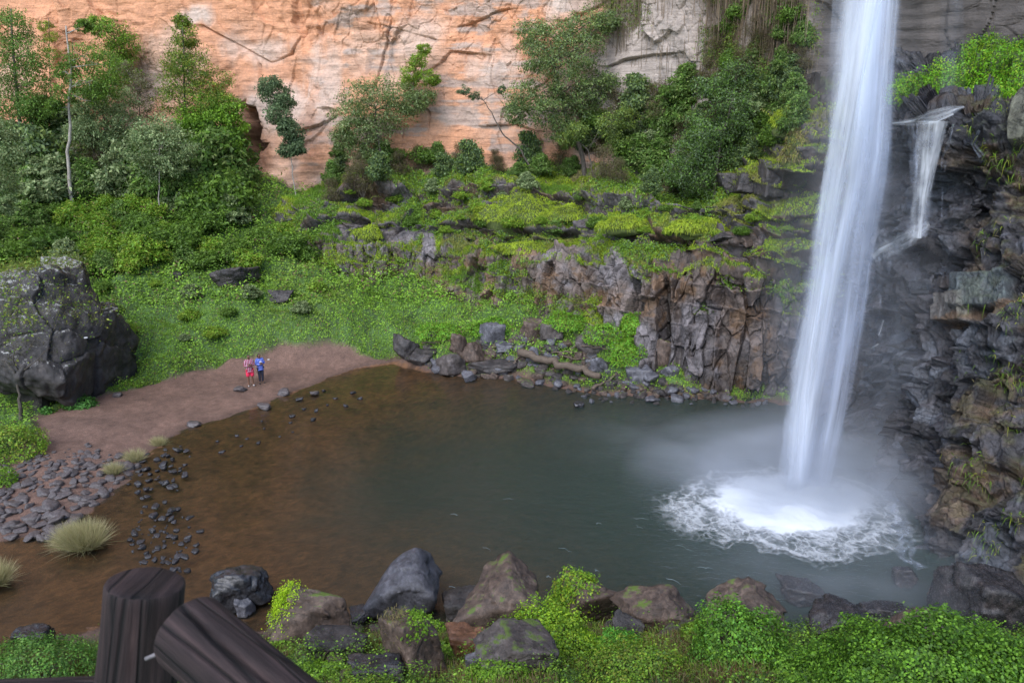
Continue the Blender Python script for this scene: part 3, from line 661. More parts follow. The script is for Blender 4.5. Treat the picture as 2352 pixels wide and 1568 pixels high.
vm = sm(1590, 1690, S_cliff.PX+fbm(S_cliff.V*.5, 3, 144)*50)*sm(1895, 1850, S_cliff.PX)*sm(-120, -40, S_cliff.PY)*sm(-.45, .1, fbm(S_cliff.V*.6, 3, 145))
vm = vm+.5*sm(1330, 1400, S_cliff.PX)*sm(1500, 1420, S_cliff.PX)*sm(90, 20, S_cliff.PY)*(S_cliff.PY > -60)
P_, N_, px_, py_ = scatter(S_cliff, 60000, vm)
colr = palette(len(P_), [G_MID, (.1, .13, .05), G_DK, (.15, .11, .06), (.14, .2, .04)], [.3, .25, .15, .15, .15], .3)
V, cc = leaf_geo(P_+N_*rng.uniform(0, .5, (len(P_), 1)), N_, rng.uniform(.06, .16, len(P_)), colr, .45, -.3)
tag(quads('cliff_creepers', V, cc), 'green creepers hanging on the cliff left of the waterfall', 'creepers', kind='stuff')
# hanging dry stems
P_, N_, px_, py_ = scatter(S_cliff, 2600, vm+.06*sm(1380, 1450, S_cliff.PX)*sm(1900, 1800, S_cliff.PX)*(S_cliff.PY > -60))
Vs = []; Cs = []
for p, n_ in zip(P_, N_):
    Lh = rng.uniform(.5, 3.0); x, y, z = p+n_*.25; w = rng.uniform(.006, .018); k = 5; c = np.array([.17, .13, .09])*rng.uniform(.6, 1.7)
    zs = z-np.linspace(0, Lh, k); xs = x+rng.normal(0, .06, k).cumsum()*.5; ys = y+rng.normal(0, .05, k).cumsum()*.4
    for i in range(k-1):
        Vs += [(xs[i]-w, ys[i], zs[i]), (xs[i]+w, ys[i], zs[i]), (xs[i+1]+w, ys[i+1], zs[i+1]), (xs[i+1]-w, ys[i+1], zs[i+1])]; Cs += [c]*4
tag(quads('hanging_stems', np.array(Vs), np.array(Cs)), 'thin dry brown stems hanging down the cliff face', 'creepers', kind='stuff')
tm = S_wall.grass*(S_wall.PY > 60)*sm(-.1, .35, S_wall.N[..., 2])
def turf_top(s):
    line = np.interp(s.PX, [2050, 2100, 2180, 2230, 2352, 2500], [205, 180, 150, 110, 70, 40]); return sm(-15, 5, s.PY-line+fbm(s.V*.8, 2, 147)*14)*(s.PY < 240)
wm = sm(4.9, 5.2, S_wall.SEG)*turf_top(S_wall)*(S_wall.PX > 2040)
P_, N_, px_, py_ = scatter(S_wall, 60000, wm+1e-9)
c1 = fbm(P_*.8, 3, 146); colr = palette(len(P_), [(.09, .25, .02), (.12, .3, .03), (.17, .28, .03)], None, .25)*(1+.35*c1[:, None])
V, cc = leaf_geo(P_+N_*rng.uniform(0, .35, (len(P_), 1)), N_, rng.uniform(.06, .14, len(P_)), colr, .5)
tag(quads('ledge_turf', V, cc), 'vivid green plants covering the ledge right of the waterfall', 'ground cover', kind='stuff')
P_, N_, px_, py_ = scatter(S_wall, 3800, sm(.3, .6, fbm(S_wall.V*.7, 3, 148))*sm(2200, 2300, S_wall.PX)*(S_wall.PX < 2450)+1e-9)
colr = palette(len(P_), [G_MID, G_YL, STRAW, G_BR], [.4, .2, .15, .25], .3)
V, cc = blade_geo(P_, N_*.6, rng.uniform(.08, .3, len(P_)), colr, .012, 1.3)
tag(quads('wall_plants', V, cc), 'scattered grass and ferns rooted in the right rock wall', 'plants', kind='stuff')

# ------------------------------------------------------------------ sight lines against the built terrain
from mathutils.bvhtree import BVHTree
def bvh_of(*objs):
    Vs, Fs, off = [], [], 0
    for o in objs:
        me = o.data; v = np.empty(len(me.vertices)*3, np.float32); me.vertices.foreach_get('co', v); v = v.reshape(-1, 3)
        f = np.empty(len(me.loops), np.int32); me.loops.foreach_get('vertex_index', f)
        Vs.append(v); Fs.append(f.reshape(-1, 4)+off); off += len(v)
    return BVHTree.FromPolygons(np.concatenate(Vs).tolist(), np.concatenate(Fs).tolist())
BV = bvh_of(ground, S_terr.o, S_wall.o, S_cliff.o)
def hit(px, py, water=True):
    d = Vector([float(q) for q in ray(px, py)]).normalized()
    p, n, i, t = BV.ray_cast(Vector((0, 0, CZ)), d)
    if p is None: return Vector(at(px, py, 60)), Vector((0, -1, 0))
    if water and p.z < 0: return Vector(gz(px, py)), Vector((0, 0, 1))
    if n.dot(d) > 0: n = -n
    return p, n
def drop(x, y, z0=30):
    p, n, i, t = BV.ray_cast(Vector((x, y, z0)), Vector((0, 0, -1)))
    return p.z if p else 0
def mpp(p): return (p[1]*cp-(p[2]-CZ)*sp)/FPX          # metres per picture unit at p

# ------------------------------------------------------------------ tubes and trunks
def tube_geo(pts, rad, seg=8, wob=.12, seed=0, cap=True):
    pts = np.array(pts, float); n = len(pts); rad = np.array(rad, float)*np.ones(n)
    T = np.gradient(pts, axis=0); T /= np.linalg.norm(T, axis=1, keepdims=True)+1e-9
    ref = np.array([0, 0, 1.0]) if abs(T[0, 2]) < .8 else np.array([0, 1.0, 0])
    A = np.cross(T, ref); A /= np.linalg.norm(A, axis=1, keepdims=True)+1e-9; B = np.cross(T, A)
    th = np.linspace(0, 2*np.pi, seg, endpoint=False)
    dirs = A[:, None]*np.cos(th)[None, :, None]+B[:, None]*np.sin(th)[None, :, None]
    r = rad[:, None]*(1+wob*vnoise(np.stack([np.cos(th)[None]*1.3+pts[:, :1]*0, np.sin(th)[None]*1.3+0*pts[:, :1], np.arange(n)[:, None]*.6+0*th[None]], -1), seed))
    V = (pts[:, None]+dirs*r[..., None]).reshape(-1, 3)
    F = []
    for i in range(n-1):
        for j in range(seg):
            k = (j+1) % seg; F.append((i*seg+j, i*seg+k, (i+1)*seg+k, (i+1)*seg+j))
    if cap:
        V = np.concatenate([V, pts[:1], pts[-1:]]); a = len(V)-2
        for j in range(seg):
            k = (j+1) % seg; F.append((a, k, j, a)); F.append((a+1, (n-1)*seg+j, (n-1)*seg+k, a+1))
    return V, F
def join_geo(gs):
    V, F, o = [], [], 0
    for v, f in gs: V.append(v); F += [tuple(i+o for i in q) for q in f]; o += len(v)
    return np.concatenate(V), F
def poly_mesh(name, V, F, mat, smooth=True):
    me = bpy.data.meshes.new(name); F = [tuple(dict.fromkeys(int(i) for i in f)) for f in F]
    me.from_pydata([tuple(map(float, v)) for v in V], [], F); me.polygons.foreach_set('use_smooth', [smooth]*len(me.polygons)); me.materials.append(mat); return me
def limb(a, b, n=6, bend=.12, seed=0):
    a = np.array(a, float); b = np.array(b, float); r = np.random.default_rng(seed); L = np.linalg.norm(b-a)
    s = np.linspace(0, 1, n)[:, None]; off = r.normal(size=3)*bend*L; w = r.normal(size=(n, 3))*.02*L; w[0] = 0
    return a+(b-a)*s+off*np.sin(s*np.pi)+w

# ------------------------------------------------------------------ crowns
def crown_geo(blobs, leaf, pal, dens=1.0, aspect=.5, clump=.33, flat=.8, var=.3, hang=0.0, per=38):
    Vs, Cs = [], []
    for (c, r) in blobs:
        r = r*1.2; k = max(6, int(42*dens)); d = rng.normal(size=(k, 3)); d /= np.linalg.norm(d, axis=1, keepdims=True)
        cc = np.array(c)+d*(r*rng.uniform(.35, 1.0, (k, 1))**.6)*np.array([1, 1, flat])
        tone = rng.uniform(1-var, 1+var, (k, 1))*(1+.12*d[:, 2:3])
        m = per; P = np.repeat(cc, m, 0)+rng.normal(size=(k*m, 3))*r*clump*.5*np.array([1, 1, .6]); P[:, 2] -= hang*rng.random(k*m)*r
        D = np.repeat(d, m, 0)+rng.normal(size=(k*m, 3))*.6; D /= np.linalg.norm(D, axis=1, keepdims=True)
        col = palette(k*m, pal, None, .2)*np.repeat(tone, m, 0)
        V, c_ = leaf_geo(P, D, leaf*rng.uniform(.6, 1.35, k*m), col, aspect, .4); Vs.append(V); Cs.append(c_)
    return np.concatenate(Vs), np.concatenate(Cs)
def tree(name, label, base, blobs, pal, leaf=.14, trunk=None, trad=.1, bark=None, dens=1.0, dz=1.2, group=None, cat='tree', limbs=True, **kw):
    """base, trunk and blobs are given on the sight plane of the tree and turned into world points; blobs get their own depth."""
    if len(base) == 2: b, _ = hit(*base); Y = b.y
    else: b = Vector(at(*base)); Y = base[2]
    root = empty(name, b); tag(root, label, cat, group); s = mpp(b); o = np.array(b)
    bl = []
    for q in blobs:
        c = at(q[0], q[1], Y+rng.uniform(-1, 1)*dz*.5); bl.append((c-o, q[2]*s))
    gs = []
    tp = [at(x, y, Y)-o for x, y in (trunk or [(base[0], base[1]), tuple(np.mean([(q[0], q[1]) for q in blobs], 0))])]
    tp[0] = np.array([0, 0, -.4]); tp = np.array(tp, float)
    tt = np.concatenate([[0], np.cumsum(np.linalg.norm(np.diff(tp, axis=0), axis=1))]); u = np.linspace(0, tt[-1], 4*len(tp)+3)
    tp = np.stack([np.interp(u, tt, tp[:, i]) for i in range(3)], 1); tp[1:-1] = (tp[:-2]+2*tp[1:-1]+tp[2:])/4
    tp[1:] += rng.normal(size=(len(tp)-1, 3))*.02
    gs.append(tube_geo(tp, np.linspace(trad, trad*.35, len(tp)), 8, seed=int(base[0])))
    if limbs:
        for i, (c, r) in enumerate(bl):
            j = np.argmin(np.linalg.norm(tp-c, axis=1)+np.where(tp[:, 2] > c[2], 2.0, 0)); j = min(j, len(tp)-2)
            gs.append(tube_geo(limb(tp[j], c, 7, .1, i), np.linspace(trad*.38, trad*.1, 7), 6, seed=i))
            for q in range(3): gs.append(tube_geo(limb(c, c+rng.normal(size=3)*r*.6, 4, .1, i*3+q), np.linspace(trad*.12, trad*.04, 4), 4, seed=i))
    V, F = join_geo(gs); obj('trunk', poly_mesh('trunk', V, F, bark or M_bark), root)
    if dens > 0:
        V, c = crown_geo(bl, leaf, pal, dens, **kw); quads('crown', V, c, root)
    return root
DKT = [(.06, .125, .04), (.075, .15, .045), (.095, .19, .05)]; MIDT = [G_MID, (.085, .16, .035), (.05, .1, .03)]; BRT = [(.11, .23, .035), (.15, .29, .04), (.08, .17, .03)]
YGT = [(.13, .19, .04), (.19, .24, .05), (.09, .14, .04)]; GYT = [G_GY, (.10, .15, .10), (.18, .24, .18), (.06, .11, .06)]; PALET = [(.25, .33, .26), (.16, .24, .17), (.1, .16, .1)]
BLT = [(.075, .125, .09), (.11, .17, .13), (.045, .08, .06)]; OLT = [(.09, .15, .06), (.13, .19, .085), (.06, .11, .045)]
tree('tall_tree', 'tall dark green tree at the left edge in front of the orange cliff', (45, 400), [(20, 60, 42), (60, 130, 46), (0, 150, 50), (70, 195, 48), (15, 225, 55), (80, 250, 35)], DKT, .16, [(45, 400), (48, 300), (30, 120), (25, 20)], .16, dens=1.5)
tree('slender_tree', 'slender tree with a long pale forked trunk and feathery mid green crown', (166, 495, 55.0), [(160, 215, 26), (205, 190, 34), (190, 130, 34), (240, 150, 36), (250, 200, 30), (150, 165, 22), (225, 215, 28), (190, 60, 14), (125, 240, 14)], MIDT, .14,
     [(166, 495), (160, 420), (155, 350), (162, 300), (158, 235), (165, 170), (150, 60)], .14, M_pale_bark, dens=.9)
tree('leafy_tree', 'bright leafy tree top right of the slender pale trunk', (250, 330), [(230, 60, 22), (262, 75, 34), (285, 110, 32), (255, 130, 36), (288, 160, 26), (250, 185, 40)], BRT+MIDT, .15, [(250, 330), (240, 220), (262, 90)], .11, dens=1.2)
tree('thin_tree', 'thin sparse tree with pale feathery leaves against the orange cliff', (120, 300), [(112, 85, 16), (105, 60, 14), (120, 120, 16)], YGT, .12, [(120, 300), (115, 180), (112, 40)], .05, dens=.5)
tree('conical_tree', 'pointed yellow green tree in front of the orange cliff', (430, 410), [(418, 50, 16), (425, 85, 26), (430, 125, 36), (405, 150, 30), (450, 165, 36), (490, 190, 36), (420, 190, 44), (400, 230, 38), (465, 225, 46), (510, 240, 30)], YGT+MIDT, .14, [(430, 410), (425, 250), (420, 60)], .12, dens=1.1)
tree('pale_leaved_tree', 'small tree with pale silvery leaves and thin stem on the left hillside', (362, 510), [(340, 300, 32), (385, 295, 34), (320, 340, 30), (370, 340, 42), (420, 330, 30), (345, 380, 34), (395, 375, 28)], PALET+GYT, .17, [(362, 510), (366, 420), (365, 330)], .06, M_pale_bark, dens=.8)
tree('twiggy_tree', 'brown grey twiggy tree between the leafy tree and the pointed tree', (325, 400), [(320, 190, 26), (300, 235, 36), (345, 250, 36), (320, 295, 40), (290, 160, 18)], [(.13, .13, .075), (.17, .16, .1), (.1, .13, .06)], .12, [(325, 400), (320, 300), (322, 200)], .06, dens=.7)
tree('grey_green_tree', 'grey green tree beneath the slender pale trunk tree', (235, 440), [(215, 215, 34), (260, 225, 38), (200, 250, 30), (240, 270, 44), (285, 285, 32), (215, 310, 36), (265, 330, 34), (180, 300, 26)], GYT+PALET, .16, [(235, 440), (240, 330), (235, 230)], .08, dens=1.0)
tree('bright_tree', 'round bright green tree beside the cliff cave', (505, 430), [(440, 275, 30), (480, 245, 32), (525, 250, 30), (460, 300, 34), (505, 290, 40), (540, 290, 26), (490, 330, 38), (530, 335, 26), (430, 300, 18)], BRT, .17, [(505, 430), (500, 370), (495, 300)], .09, dens=1.25)
tree('blue_green_tree', 'slim blue green tree on two thin stems against the orange cliff', (684, 475, 58.0), [(620, 195, 22), (632, 215, 28), (650, 235, 22), (640, 262, 24), (655, 285, 18), (668, 300, 22), (675, 325, 18), (660, 345, 16), (684, 340, 14)], BLT, .16, [(684, 475), (672, 400), (668, 340), (645, 220)], .05, M_pale_bark, dens=1.1)
tree('bushy_tree', 'broad grey green bushy tree at the foot of the orange cliff', (880, 395), [(820, 225, 42), (870, 215, 44), (915, 225, 36), (800, 265, 38), (850, 262, 48), (900, 262, 42), (945, 240, 30), (970, 225, 24), (815, 300, 34), (865, 300, 36), (790, 320, 30), (830, 345, 34)], GYT+OLT, .14, [(880, 395), (870, 330), (860, 240)], .10, dens=1.1)
tree('small_cliff_tree', 'small yellow green feathery tree growing on the orange cliff', (945, 215, 58.5), [(972, 115, 14), (960, 140, 18), (945, 165, 22), (980, 180, 22), (935, 190, 18), (998, 185, 12)], BRT+YGT, .12, [(945, 215), (955, 160), (972, 110)], .04, dens=.9)
tree('large_tree', 'large spreading dark green tree with crooked trunk on the upper terrace', (1345, 400), [(1225, 80, 34), (1265, 95, 46), (1310, 75, 44), (1365, 60, 40), (1395, 50, 22), (1235, 130, 36), (1290, 140, 46), (1340, 120, 42), (1365, 195, 40), (1310, 200, 44), (1250, 210, 48), (1200, 225, 40), (1190, 260, 30), (1260, 255, 36), (1395, 190, 28), (1340, 240, 40), (1290, 290, 34), (1375, 250, 30)],
     OLT+GYT[:2]+BLT[:1], .15, [(1345, 400), (1335, 345), (1300, 270), (1285, 200), (1265, 130)], .17, dens=1.15, dz=3.0)
tree('bare_tree', 'nearly bare leaning tree on the terrace left of the large tree', (1230, 400), [(1065, 208, 12), (1150, 205, 9), (1090, 220, 10)], BLT, .1, [(1230, 400), (1195, 340), (1155, 310), (1130, 260), (1105, 222)], .07, dens=.45)
tree('crooked_tree', 'thin crooked tree in front of the large tree trunk', (1365, 400), [(1300, 320, 20), (1325, 300, 22), (1400, 290, 30), (1420, 330, 28), (1440, 270, 26)], OLT+YGT[:1], .13, [(1365, 400), (1350, 340), (1310, 318)], .06, dens=.9)
tree('dark_tree', 'dark blue green tree leaning on the cliff left of the waterfall', (1640, 460), [(1625, 200, 28), (1690, 170, 34), (1680, 240, 40), (1620, 300, 44), (1670, 310, 42), (1590, 350, 38), (1640, 370, 46), (1560, 395, 34), (1610, 420, 36), (1720, 280, 34), (1710, 350, 34)], BLT+DKT, .13, [(1640, 460), (1650, 350), (1690, 200)], .1, dens=1.25, dz=1.5)
tree('sunlit_tree', 'pale leaved tree cut by the left edge of the photo', (-30, 560, 47.0), [(0, 310, 30), (15, 350, 34), (-20, 380, 50), (5, 420, 30), (10, 470, 22), (-30, 300, 40)], PALET+GYT, .15, [(-30, 560), (-20, 400), (0, 320)], .1, dens=1.0)

# ------------------------------------------------------------------ shrubs: six kinds, copied one by one
def shrub_proto(name, pal, leaf, blobs, aspect=.5, per=34, stems=True, **kw):
    root = empty(name, (0, 0, 0))
    V, c = crown_geo([(np.array(b[:3]), b[3]) for b in blobs], leaf, pal, 1.0, aspect=aspect, per=per, **kw)
    quads('foliage', V, c, root)
    gs = [tube_geo(limb((0, 0, -.3), np.array(b[:3])*1.0, 5, .1, i), np.linspace(.035, .012, 5), 5, seed=i) for i, b in enumerate(blobs)]
    V, F = join_geo(gs); obj('stem', poly_mesh('stem', V, F, M_bark), root); return root
BL1 = [(0, 0, .7, .75), (.45, .1, .5, .5), (-.45, -.1, .55, .5), (0, -.4, .45, .45)]
BL2 = [(0, 0, 1.1, .6), (.35, .2, .65, .55), (-.4, 0, .6, .5), (.1, -.35, .55, .5), (-.1, .1, 1.6, .38)]
protos = {
 'mid_green': shrub_proto('bush', MIDT, .16, BL1), 'dark_green': shrub_proto('bush', DKT+OLT, .15, BL2), 'grey_green': shrub_proto('bush', GYT+PALET[:1], .15, BL2, clump=.28),
 'yellow_green': shrub_proto('bush', BRT+YGT[:2], .15, BL1), 'blue_green': shrub_proto('bush', BLT+OLT, .15, BL2), 'brown_twiggy': shrub_proto('bush', [(.11, .09, .055), (.08, .09, .04), (.15, .12, .07)], .13, BL2, aspect=.18, clump=.45, per=20)}
used = set()
def shrub(kind, p, r, label, group, flat=1.0):
    o = protos[kind] if kind not in used else copy_tree(protos[kind]); used.add(kind)
    o.location = p; o.rotation_euler = (0, 0, rng.uniform(0, 6.28)); o.scale = (r, r*rng.uniform(.8, 1.1), r*flat*rng.uniform(.75, 1.15))
    tag(o, label, 'bush', group); return o
def poly_pts(poly, n, mind):
    xs, ys = zip(*poly); out = []
    for _ in range(n*60):
        x, y = rng.uniform(min(xs), max(xs)), rng.uniform(min(ys), max(ys))
        if inside(np.array(x), np.array(y), poly) and all(math.hypot(x-a, (y-b)*1.5) > mind for a, b in out): out.append((x, y))
        if len(out) >= n: break
    return out
ADJ = {'mid_green': 'mid green', 'dark_green': 'dark green', 'grey_green': 'silvery grey green', 'yellow_green': 'bright yellow green', 'blue_green': 'dusky blue green', 'brown_twiggy': 'brown twiggy'}
def zone(poly, n, mind, kinds, w, rr, where, pos, flat=1.0):
    for (x, y) in sorted(poly_pts(poly, n, mind), key=lambda q: q[1]):
        k = kinds[rng.choice(len(kinds), p=w)]; p = pos(x, y)
        shrub(k, p, rng.uniform(*rr)*1.25*mpp(p), f'{ADJ[k]} bush {where}', f'{ADJ[k]} bushes {where}', flat)
def pos_hit(x, y): return hit(x, y)[0]
def pos_cliff(x, y):
    p, n = hit(x, y); return p+n*.15-Vector((0, 0, .3))
zone([(-60, 340), (500, 400), (560, 480), (560, 520), (300, 470), (-60, 470)], 46, 36, ['dark_green', 'mid_green', 'grey_green', 'blue_green', 'brown_twiggy'], [.28, .32, .17, .05, .18], (34, 62), 'among the tree trunks on the left hillside', pos_hit)
zone([(-60, 470), (300, 470), (560, 510), (730, 580), (700, 610), (420, 620), (220, 650), (-60, 610)], 52, 34, ['mid_green', 'yellow_green', 'dark_green', 'grey_green'], [.42, .36, .17, .05], (22, 44), 'on the open left hillside', pos_hit, .75)
zone([(230, 640), (480, 640), (700, 600), (900, 640), (860, 720), (560, 760), (330, 820), (250, 740)], 14, 60, ['mid_green', 'yellow_green', 'grey_green'], [.5, .35, .15], (12, 26), 'low in the green meadow behind the beach', pos_hit, .6)
zone([(770, 330), (1000, 355), (1330, 370), (1340, 410), (1100, 400), (850, 430), (760, 470)], 30, 32, ['dark_green', 'blue_green', 'mid_green', 'brown_twiggy', 'yellow_green'], [.17, .2, .15, .42, .06], (13, 30), 'along the foot of the orange cliff', pos_cliff)
zone([(1340, 280), (1600, 200), (1850, 140), (1850, 260), (1790, 340), (1650, 400), (1640, 460), (1480, 450), (1350, 420)], 62, 27, ['dark_green', 'blue_green', 'grey_green', 'mid_green', 'brown_twiggy'], [.27, .33, .1, .15, .15], (20, 42), 'covering the grey cliff foot left of the waterfall', pos_cliff)
zone([(1640, 0), (1870, 0), (1860, 150), (1650, 220)], 20, 34, ['brown_twiggy', 'mid_green', 'dark_green'], [.5, .25, .25], (16, 30), 'clinging high on the cliff beside the waterfall', pos_cliff)
zone([(780, 430), (1350, 440), (1600, 480), (1820, 500), (1800, 560), (1400, 540), (1000, 540), (800, 500)], 34, 46, ['mid_green', 'yellow_green', 'dark_green', 'grey_green'], [.3, .45, .1, .15], (11, 24), 'on the mossy rock terraces', pos_hit, .7)

# ------------------------------------------------------------------ grass tufts
def tuft(px, py, wpx, hpx, label, n=2600, col=((.44, .41, .22), (.33, .33, .15), (.52, .46, .27))):
    p, _ = hit(px, py); s = mpp(p); r = wpx*s*.5; h = hpx*s*.95
    a = rng.uniform(0, 6.28, n); q = r*.75*np.sqrt(rng.random(n)); P_ = np.stack([q*np.cos(a), q*np.sin(a)*.7, 0*a], 1)
    D = P_/max(r, .01)*.75+np.array([-.12, 0, 1.0]); Vv, cc = blade_geo(P_, D/np.linalg.norm(D, axis=1, keepdims=True)*1.0, h*rng.uniform(.5, 1.05, n), palette(n, col, None, .2), max(.005, .16*s), .12)
    o = quads('grass_tuft', Vv, cc); o.location = p; tag(o, label, 'grass tuft', 'pale grass tufts at the left shore'); return o
tuft(192, 1254, 92, 72, 'largest pale grass tuft standing in the shallow water on the left', 5200)
tuft(-12, 1340, 60, 66, 'pale grass tuft cut by the left edge above the fence', 2500)
tuft(262, 1088, 30, 36, 'small pale grass tuft among the dark shore stones', 900)
tuft(312, 1058, 34, 36, 'pale grass tuft between two others on the shoreline', 900)
tuft(366, 1022, 26, 28, 'small pale tuft at the water edge farthest along the beach', 700)

# ------------------------------------------------------------------ rocks
import bmesh
_ico = {}
def ico(s):
    if s not in _ico:
        bm = bmesh.new(); bmesh.ops.create_icosphere(bm, subdivisions=s, radius=1)
        _ico[s] = (np.array([v.co[:] for v in bm.verts]), np.array([[v.index for v in f.verts] for f in bm.faces])); bm.free()
    return _ico[s]
def rock_geo(seed, sub=4, box=.8, cuts=7, noise=.05, soft=14.0, nf=2.2, planes=(), fct=.09):
    r = np.random.default_rng(seed); D, F = ico(sub)
    nr = [(1, 0, 0), (-1, 0, 0), (0, 1, 0), (0, -1, 0), (0, 0, 1), (0, 0, -1)]
    nr = np.array([np.array(v)+r.normal(size=3)*.22 for v in nr]+[r.normal(size=3) for _ in range(cuts)]); nr /= np.linalg.norm(nr, axis=1, keepdims=True)
    h = np.concatenate([r.uniform(box*.85, box*1.05, 6), r.uniform(.8, 1.05, cuts)])
    if len(planes):
        pn = np.array(planes, float); q_ = pn[:, :3]/np.linalg.norm(pn[:, :3], axis=1, keepdims=True); nr = np.concatenate([nr, q_]); h = np.concatenate([h, pn[:, 3]])
    dot = D@nr.T; q = np.where(dot > .02, h[None]/np.maximum(dot, .02), 99)
    rad = -np.log(np.exp(-soft*q).sum(1))/soft
    V = D*rad[:, None]; fc, ed = facet(V*1.7+seed*3.1, seed % 50); V = V*(1+fct*fc-.03*sm(.05, 0, ed))[:, None]; V = V*(1+noise*fbm(V*nf+seed, 4, seed % 97)[:, None]+noise*.35*fbm(V*nf*4, 2, 3)[:, None])
    return V, F
def boulder(px, py, w, h, mat, seed, label, d=None, rot=(0, 0, 0), sub=5, sink=.18, name='boulder', group=None, cat='boulder', lift=0, **kw):
    """(px, py) foot of the rock in the picture; w and h its size there; d its depth as a share of w"""
    p, _ = hit(px, py); s = mpp(p); W_ = w*s*.56; H_ = h*s*.56; D_ = W_*(d or .8)
    V, F = rock_geo(seed, sub, **kw); Rm = np.array(Matrix.Rotation(rot[2], 3, 'Z')@Matrix.Rotation(rot[1], 3, 'Y')@Matrix.Rotation(rot[0], 3, 'X'))
    V = V*np.array([1, 1, 1.0])@Rm.T; V = V/np.abs(V).max(0)*np.array([W_, D_, H_]); V[:, 2] += H_*(1-sink*2)+lift
    o = obj(name, mesh(name, V, F, mat)); o.location = p+Vector((0, D_*.55, 0)); tag(o, label, cat, group)
    if o.location.z > p.z+9: o.location.z = p.z
    return o
def grow_on(o, n, cols, name='moss', size=(.04, .09), minz=.2, fn=None, blade=False, lab=None):
    me = o.data; V = np.array([v.co[:] for v in me.vertices]); Nn = np.array([v.normal[:] for v in me.vertices]); nz = fbm(V*1.3, 3, 5)
    w = np.clip(Nn[:, 2]-minz+nz*.35, 0, 1)
    if fn is not None: w = w*fn(V)
    w = w/w.sum(); k = rng.choice(len(V), n, p=w); sc = np.linalg.norm(V.max(0)-V.min(0))/60; P_ = V[k]+rng.normal(size=(n, 3))*sc
    colr = palette(n, cols, None, .25)
    if blade: Vv, cc = blade_geo(P_, Nn[k]*.5+np.array([0, 0, .6]), rng.uniform(*size, n), colr, .007, .5)
    else: Vv, cc = leaf_geo(P_+Nn[k]*rng.uniform(0, sc*2, (n, 1)), Nn[k], rng.uniform(*size, n), colr, .6)
    c = quads(name, Vv, cc, o); c['kind'] = 'stuff'
    if lab: c['label'] = lab
    return c
GREENS = [(.12, .26, .03), (.16, .3, .04), (.08, .17, .03)]
# big dark boulder on the left
b = boulder(70, 940, 400, 335, M_lichen, 42, 'huge dark boulder with lichen top at the left end of the beach', d=.75, sub=7, box=.85, cuts=8, noise=.07, soft=16, sink=.08, nf=2.0, fct=.16, planes=[(.8, -.2, .45, .78), (.3, -.8, .5, .72), (-.2, -.5, .8, .8)])
grow_on(b, 9000, [(.12, .16, .04), (.17, .19, .06), (.08, .13, .03), (.2, .16, .07)], 'boulder_grass', (.08, .3), .35, blade=True)
grow_on(b, 2500, MIDT+YGT, 'boulder_plants', (.08, .18), .45)
boulder(528, 668, 100, 62, M_dark, 5, 'dark overhanging rock half buried in the green slope', d=.8, sub=5, noise=.09)
boulder(640, 695, 64, 34, M_dark, 9, 'low dark rock in the grass right of the overhanging rock', d=.7, noise=.08)
boulder(405, 640, 34, 16, M_dark, 10, 'small dark rock in the green slope left of the overhanging rock')
# rocks at the far shore, each given by its foot
FAR = [(930, 826, 60, 62, M_dark, 21, 'smooth black square boulder at the far end of the beach', 0.8), (1034, 862, 66, 60, M_layer, 22, 'flat topped dark block standing at the water edge', .9),
 (965, 838, 70, 34, M_dark, 23, 'low dark rock right of the square black boulder', .8), (1055, 820, 44, 62, M_brown, 24, 'upright brown rock behind the flat topped block', .7),
 (1085, 835, 60, 56, M_brown, 25, 'brown splintered rock right of the upright brown rock', .7), (1128, 800, 62, 66, M_grey, 26, 'pale grey pointed rock at the grass edge', .6),
 (1160, 815, 44, 36, M_grey, 27, 'small grey rock right of the pale pointed rock', .8), (1222, 790, 60, 66, M_brown, 28, 'tall brown and grey rock in the middle of the rubble', .6),
 (1268, 785, 54, 52, M_layer, 29, 'ribbed grey rock under the green bank', .7), (1365, 810, 80, 62, M_layer, 30, 'large dark ribbed boulder in the green bank', .7),
 (1225, 835, 34, 60, M_grey, 31, 'pale leaning slab above the fallen log', .4), (1375, 860, 40, 46, M_grey, 32, 'pale grey slab right of the fallen log', .4),
 (1450, 840, 50, 36, M_grey, 33, 'grey rock below the hanging greenery', .8), (1545, 868, 46, 30, M_grey, 34, 'pale blue slab at the foot of the dark cliff', .7),
 (1130, 862, 110, 44, M_dark, 35, 'long low dark rock beside the water under the log', .5), (1075, 876, 30, 26, M_grey, 36, 'small pale rock touching the water', .8),
 (1520, 840, 60, 70, M_brown, 37, 'rounded brown rock leaning on the dark cliff', .7), (1470, 880, 60, 50, M_grey, 38, 'grey rock between the log end and the cliff', .8),
 (1330, 935, 24, 14, M_wetstone, 39, 'lone wet rock in the water off the rubble', .9), (990, 780, 40, 20, M_dark, 40, 'low dark rock in the grass behind the black boulders', .8)]
for (px, py, w_, h_, mt, sd, lb, dd_) in FAR: boulder(px, py, w_, h_, mt, sd, lb, d=dd_, sub=4, rot=(rng.uniform(-.4, .4), rng.uniform(-.5, .5), rng.uniform(0, 3)), noise=.07, cat='rock', name='rock', soft=22)
mats3 = [M_grey, M_brown, M_dark, M_layer]
rprot = [mesh('rubble', *rock_geo(200+i, 3, .75, 6, .08, 24), mats3[i % 4]) for i in range(12)]
